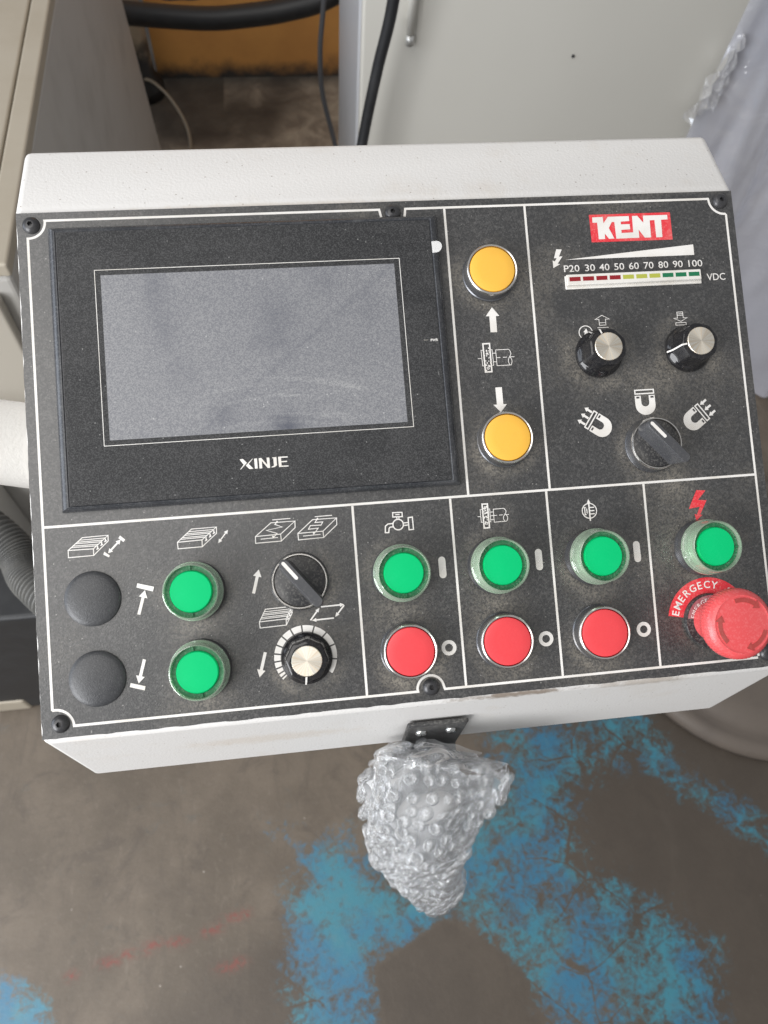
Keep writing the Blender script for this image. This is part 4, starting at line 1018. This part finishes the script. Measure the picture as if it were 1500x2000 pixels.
# ------------------------------------------------------------------ machine on the left
MT['beige'] = dusty('beige_machine_paint', (0.42, 0.375, 0.30), 0.45, 0, 0.30, (0.30, 0.25, 0.18), 0.0, patch=9)
MT['machine_grey'] = dusty('grey_machine_paint', (0.50, 0.485, 0.455), 0.5, 0, 0.3, (0.19, 0.17, 0.14), 0.0, patch=6)
MT['machine_light'] = dusty('pale_machine_paint', (0.42, 0.385, 0.325), 0.5, 0, 0.25, (0.42, 0.37, 0.30), 0.0, patch=8)
MT['rubber'] = dusty('black_rubber', (0.016, 0.017, 0.019), 0.45, 0, 0.2, (0.06, 0.06, 0.06), 0.0, patch=30)
machine = bpy.data.objects.new('grinding_machine', None); COL.objects.link(machine); machine.location = (-0.6, 0.8, 0.0)
tag(machine, 'beige and grey machine bed standing left behind the console', 'machine')
def mp_(name, mb, mat, parent=machine, bev=0.0):
    off = parent.matrix_world.translation if parent is not machine else Vector((-0.6, 0.8, 0.0))
    mb.v = [(x - off[0], y - off[1], z - off[2]) for x, y, z in mb.v]
    o = link(name, mb.mesh(name), mat, parent)
    if bev: bevel(o, bev, 3)
    return o
m_ = MB(); m_.box(-1.3, -0.150, 0.302, 1.30, 0.0, 0.775); m_.v = [(x, y + (0.155 if (y > 1 and z < 0.1) else 0.0), z) for x, y, z in m_.v]; mp_('bed', m_, MT['machine_grey'], bev=0.006)
m_ = MB(); m_.box(-0.172, -0.148, 0.300, 1.315, 0.776, 0.793); mp_('edge_strip', m_, MT['beige'], bev=0.003)
m_ = MB(); m_.box(-1.3, -0.1755, 0.300, 1.315, 0.776, 0.790); mp_('top_plate', m_, MT['beige'], bev=0.003)
m_ = MB(); m_.box(-1.3, -0.168, 0.286, 0.3015, 0.42, 0.755); mp_('front_cover', m_, MT['machine_light'], bev=0.004)
m_ = MB(); m_.box(-1.3, -0.30, 0.17, 0.3015, 0.05, 0.40); mp_('lower_cover', m_, MT['machine_grey'], bev=0.006)
m_ = MB(); m_.box(-1.3, -0.36, 0.075, 0.50, 0.0, 0.05); mp_('plinth', m_, MT['beige'], bev=0.006)

# support arm of the console
arm = MB(); arm.tube([(-0.62, 0.045, 0.972), (-0.3, 0.010, 0.975), (-0.02, -0.058, 0.978)], 0.0255, 40)
ao = link('support_arm', None or arm.mesh('support_arm'), dusty('white_arm_paint', (0.74, 0.72, 0.68), 0.32, 0, 0.15, (0.6, 0.55, 0.48), 0.0, bstr=0.5, bscale=420, patch=20))
tag(ao, 'white round support pipe running into the left side of the console', 'pipe')

# corrugated conduit
path = spline([(-0.40, 0.255, 0.61), (-0.205, 0.098, 0.60), (-0.158, 0.030, 0.60), (-0.06, -0.06, 0.64), (0.03, -0.07, 0.76), (0.06, -0.06, 0.90)], 1000)
hs = MB(); hs.tube(path, lambda t: 0.0185 + 0.0026 * math.sin(t * 2 * math.pi * 108), 20)
tag(link('corrugated_conduit', hs.mesh('corrugated_conduit'), dusty('grey_conduit', (0.115, 0.115, 0.11), 0.4, 0, 0.3, (0.2, 0.19, 0.17), 0.0)), 'grey corrugated conduit curving below the left side of the console', 'hose')

# black box on the floor
bx = MB(); bx.box(-0.405, -0.20, 0.078, 0.155, 0.003, 0.40)
bo = link('black_box', bx.mesh('black_box'), MT['rubber']); bevel(bo, 0.006, 3)
tag(bo, 'tall black box standing on the floor under the grey conduit', 'box')

# ------------------------------------------------------------------ cabinet behind, film over its right edge
MT['cabinet'] = dusty('cream_cabinet_paint', (0.60, 0.585, 0.535), 0.40, 0, 0.18, (0.5, 0.48, 0.43), 0.0, bstr=0.15, bscale=300, patch=3)
cab = bpy.data.objects.new('electrical_cabinet', None); COL.objects.link(cab); cab.location = (0.545, 0.90, 0.0)
tag(cab, 'pale grey metal cabinet standing upright behind the console', 'cabinet')
def cb(name, mb, mat, bev=0.0):
    mb.v = [(x - 0.545, y - 0.90, z) for x, y, z in mb.v]; o = link(name, mb.mesh(name), mat, cab)
    if bev: bevel(o, bev, 3)
    return o
m_ = MB(); m_.box(0.259, 0.832, 0.764, 1.06, 0.02, 1.55); cb('housing', m_, dusty('cabinet_side_paint', (0.46, 0.47, 0.49), 0.35, 0, 0.2, (0.4, 0.4, 0.42), 0.0, patch=6), 0.004)
m_ = MB(); m_.box(0.262, 0.829, 0.745, 0.7615, 0.05, 1.53); cb('door', m_, MT['cabinet'], 0.004)
m_ = MB(); m_.tube([(0.328, 0.738, 0.772), (0.328, 0.738, 0.86)], 0.0055, 16); m_.box(0.322, 0.334, 0.7385, 0.7445, 0.79, 0.85); cb('hinge', m_, MT['cabinet'])
m_ = MB(); m_.tube([(0.328, 0.738, 0.757), (0.328, 0.738, 0.770)], 0.0058, 16); cb('hinge_pin', m_, plain('hinge_metal', (0.6, 0.6, 0.58), 0.3, 0.6))
m_ = MB(); m_.lathe([(0.0022, 0), (0.0022, 0.002), (0.0004, 0.0024)], 12); m_.v = [(x + 0.572, 0.7448 - z, y + 0.735) for x, y, z in m_.v]; cb('screw', m_, MT['rubber'])

def build_film():
    mb = MB(); nu, nv = 110, 80; v = []; f = []
    for j in range(nv + 1):
        t = j / nv; z = 1.25 - 1.235 * t
        for i in range(nu + 1):
            s = i / nu
            x = 0.805 + (0.30 + 0.55 * t) * s - 0.02 * t * (1 - s)
            fold = 0.11 * (float(fbm(s * 100 + 20, t * 40 + 7 * s + 3, 22, 71, 4)) - 0.5) + 0.06 * (abs(float(smooth_noise(s * 100 + 9, t * 20 + 40, 13, 72)) - 0.5) - 0.25) + 0.012 * (abs(float(smooth_noise(s * 100, t * 40 + 60 * s, 5, 73)) - 0.5))
            y = 0.728 - 0.03 * s - 0.10 * t * s + fold * (0.25 + 0.9 * min(1, s * 4)) 
            if s < 0.06: y = min(y, 0.738)
            v.append((x - 1.0, y - 0.70, z))
    for j in range(nv):
        for i in range(nu): a = j * (nu + 1) + i; f.append((a, a + nu + 1, a + nu + 2, a + 1))
    mb.add(v, f, True)
    mt = clear('lavender_plastic_film', (0.92, 0.93, 0.96), (0.84, 0.86, 0.97), 0.50, 0.78, 0.05, 0.5, 22, 0.012, 2.2)
    root = bpy.data.objects.new('plastic_film', None); COL.objects.link(root); root.location = (1.0, 0.70, 0.0)
    tag(root, 'bluish clear plastic film draped over the right edge of the cabinet', 'plastic film')
    link('sheet', mb.mesh('sheet'), mt, root)
    # loose crumpled corner lying against the door
    fl = MB(); v = []; f = []; n1, n2 = 7, 13
    rs = random.Random(4)
    for j in range(n2 + 1):
        t = j / n2; cx = 0.806 - 0.016 * t; z = 0.765 - 0.110 * t; w = 0.004 + 0.017 * t ** 0.7
        for i in range(n1 + 1):
            s = i / n1 - 0.5
            y = 0.728 - 0.012 * abs(math.sin(7 * s + 6 * t)) * t - 0.009 * math.sin(17 * s - 13 * t) - rs.uniform(0, 0.008)
            v.append((cx + 2 * w * s - 1.0, y - 0.70, z + 0.012 * math.sin(5 * s)))
    for j in range(n2):
        for i in range(n1): a = j * (n1 + 1) + i; f.append((a, a + n1 + 1, a + n1 + 2, a + 1))
    fl.add(v, f, False)
    link('loose_corner', fl.mesh('loose_corner'), clear('crumpled_film', (0.95, 0.95, 0.97), (0.92, 0.92, 0.93), 0.14, 0.7, 0.03, 0.3, 90, 0.003, 3.0), root)
build_film()

# ------------------------------------------------------------------ hoses and cables at the back
def cable(name, pts, r, mat, label, cat='cable', seg=16, n=110):
    mb = MB(); mb.tube(spline(pts, n), r, seg); o = link(name, mb.mesh(name), mat); tag(o, label, cat); return o
cable('thick_hose', [(-0.60, 1.25, 0.55), (-0.55, 1.45, 0.52), (-0.32, 1.48, 0.428), (-0.216, 1.47, 0.416), (-0.11, 1.47, 0.405), (0.0, 1.47, 0.398), (0.078, 1.47, 0.402), (0.18, 1.47, 0.416), (0.283, 1.47, 0.448), (0.45, 1.46, 0.56), (0.70, 1.40, 0.68), (0.75, 1.20, 0.70), (0.75, 1.05, 0.70)], 0.0235, MT['rubber'], 'thick black rubber hose sagging across the orange wall', 'hose', 24)
cable('dark_blue_cable', [(-0.45, 1.28, 0.60), (-0.36, 1.56, 0.58), (-0.22, 1.60, 0.47), (-0.115, 1.60, 0.392), (-0.06, 1.60, 0.384), (0.0, 1.60, 0.392), (0.10, 1.60, 0.46), (0.30, 1.58, 0.72), (0.55, 1.30, 0.80), (0.55, 1.06, 0.80)], 0.014, plain('dark_blue_rubber', (0.03, 0.04, 0.10), 0.4), 'dark blue cable just above the thick black hose', 'cable')
cable('black_cable', [(0.36, 0.90, 1.60), (0.34, 0.76, 1.60), (0.318, 0.69, 1.45), (0.304, 0.675, 1.15), (0.299, 0.674, 0.95), (0.291, 0.678, 0.838), (0.276, 0.68, 0.755), (0.258, 0.675, 0.645), (0.235, 0.64, 0.50), (0.20, 0.55, 0.30)], 0.0078, MT['rubber'], 'black cable hanging slanted in front of the cabinet door', 'cable')
cable('grey_cable', [(0.33, 1.06, 1.20), (0.31, 1.16, 1.10), (0.275, 1.24, 0.80), (0.244, 1.25, 0.52), (0.238, 1.25, 0.44), (0.242, 1.25, 0.36), (0.265, 1.24, 0.26), (0.30, 1.2, 0.12), (0.34, 1.15, 0.006)], 0.0052, plain('grey_cable_sheath', (0.10, 0.105, 0.115), 0.5), 'thin grey cable hanging in front of the orange wall', 'cable')
cable('thin_tube', [(-0.35, 1.80, 0.02), (-0.225, 1.80, 0.06), (-0.165, 1.76, 0.055), (-0.115, 1.68, 0.03), (-0.095, 1.60, 0.012), (-0.10, 1.50, 0.006)], 0.0042, plain('pale_tube', (0.30, 0.26, 0.20), 0.35), 'thin pale tube arching over the oily floor', 'tube')
lg = MB(); lg.lathe([(0.075, 0.0), (0.075, 0.03), (0.05, 0.06), (0.046, 0.20), (0.046, 1.4)], 32); lg.v = [(x * 0.8 - 0.226, y * 0.8 + 1.83, z + 0.002) for x, y, z in lg.v]
def leg_mat():
    m, nt, b = new_mat('oily_post'); geo = N(nt, 'ShaderNodeNewGeometry'); sep = N(nt, 'ShaderNodeSeparateXYZ'); nt.links.new(geo.outputs['Position'], sep.inputs[0])
    h = mth(nt, 'ADD', sep.outputs['Z'], mth(nt, 'MULTIPLY', mth(nt, 'SUBTRACT', noise(nt, 16, 4, 0.6), 0.5), 0.22))
    nt.links.new(mixc(nt, ramp(nt, h, 0.19, 0.10), (0.34, 0.27, 0.19), (0.018, 0.017, 0.016)), b.inputs['Base Color']); b.inputs['Roughness'].default_value = 0.5; return m
tag(link('machine_post', lg.mesh('machine_post'), leg_mat()), 'beige post with oily black foot beside the orange wall', 'post')

# low round base on the floor at the right
rb = MB(); rb.lathe([(0.30, 0.0), (0.30, 0.012), (0.292, 0.024), (0.275, 0.027), (0.262, 0.021), (0.25, 0.030), (0.235, 0.040), (0.21, 0.043), (0.10, 0.046), (0.01, 0.048)], 72)
auto = rb.mesh('round_base'); 
ro = link('round_base', auto, dusty('brown_round_base', (0.130, 0.107, 0.088), 0.5, 0, 0.45, (0.085, 0.07, 0.06), 0.0, patch=14), None, (0.99, 0.14, 0.003))
tag(ro, 'low brown round base with ridged rim on the floor right of the console', 'base')
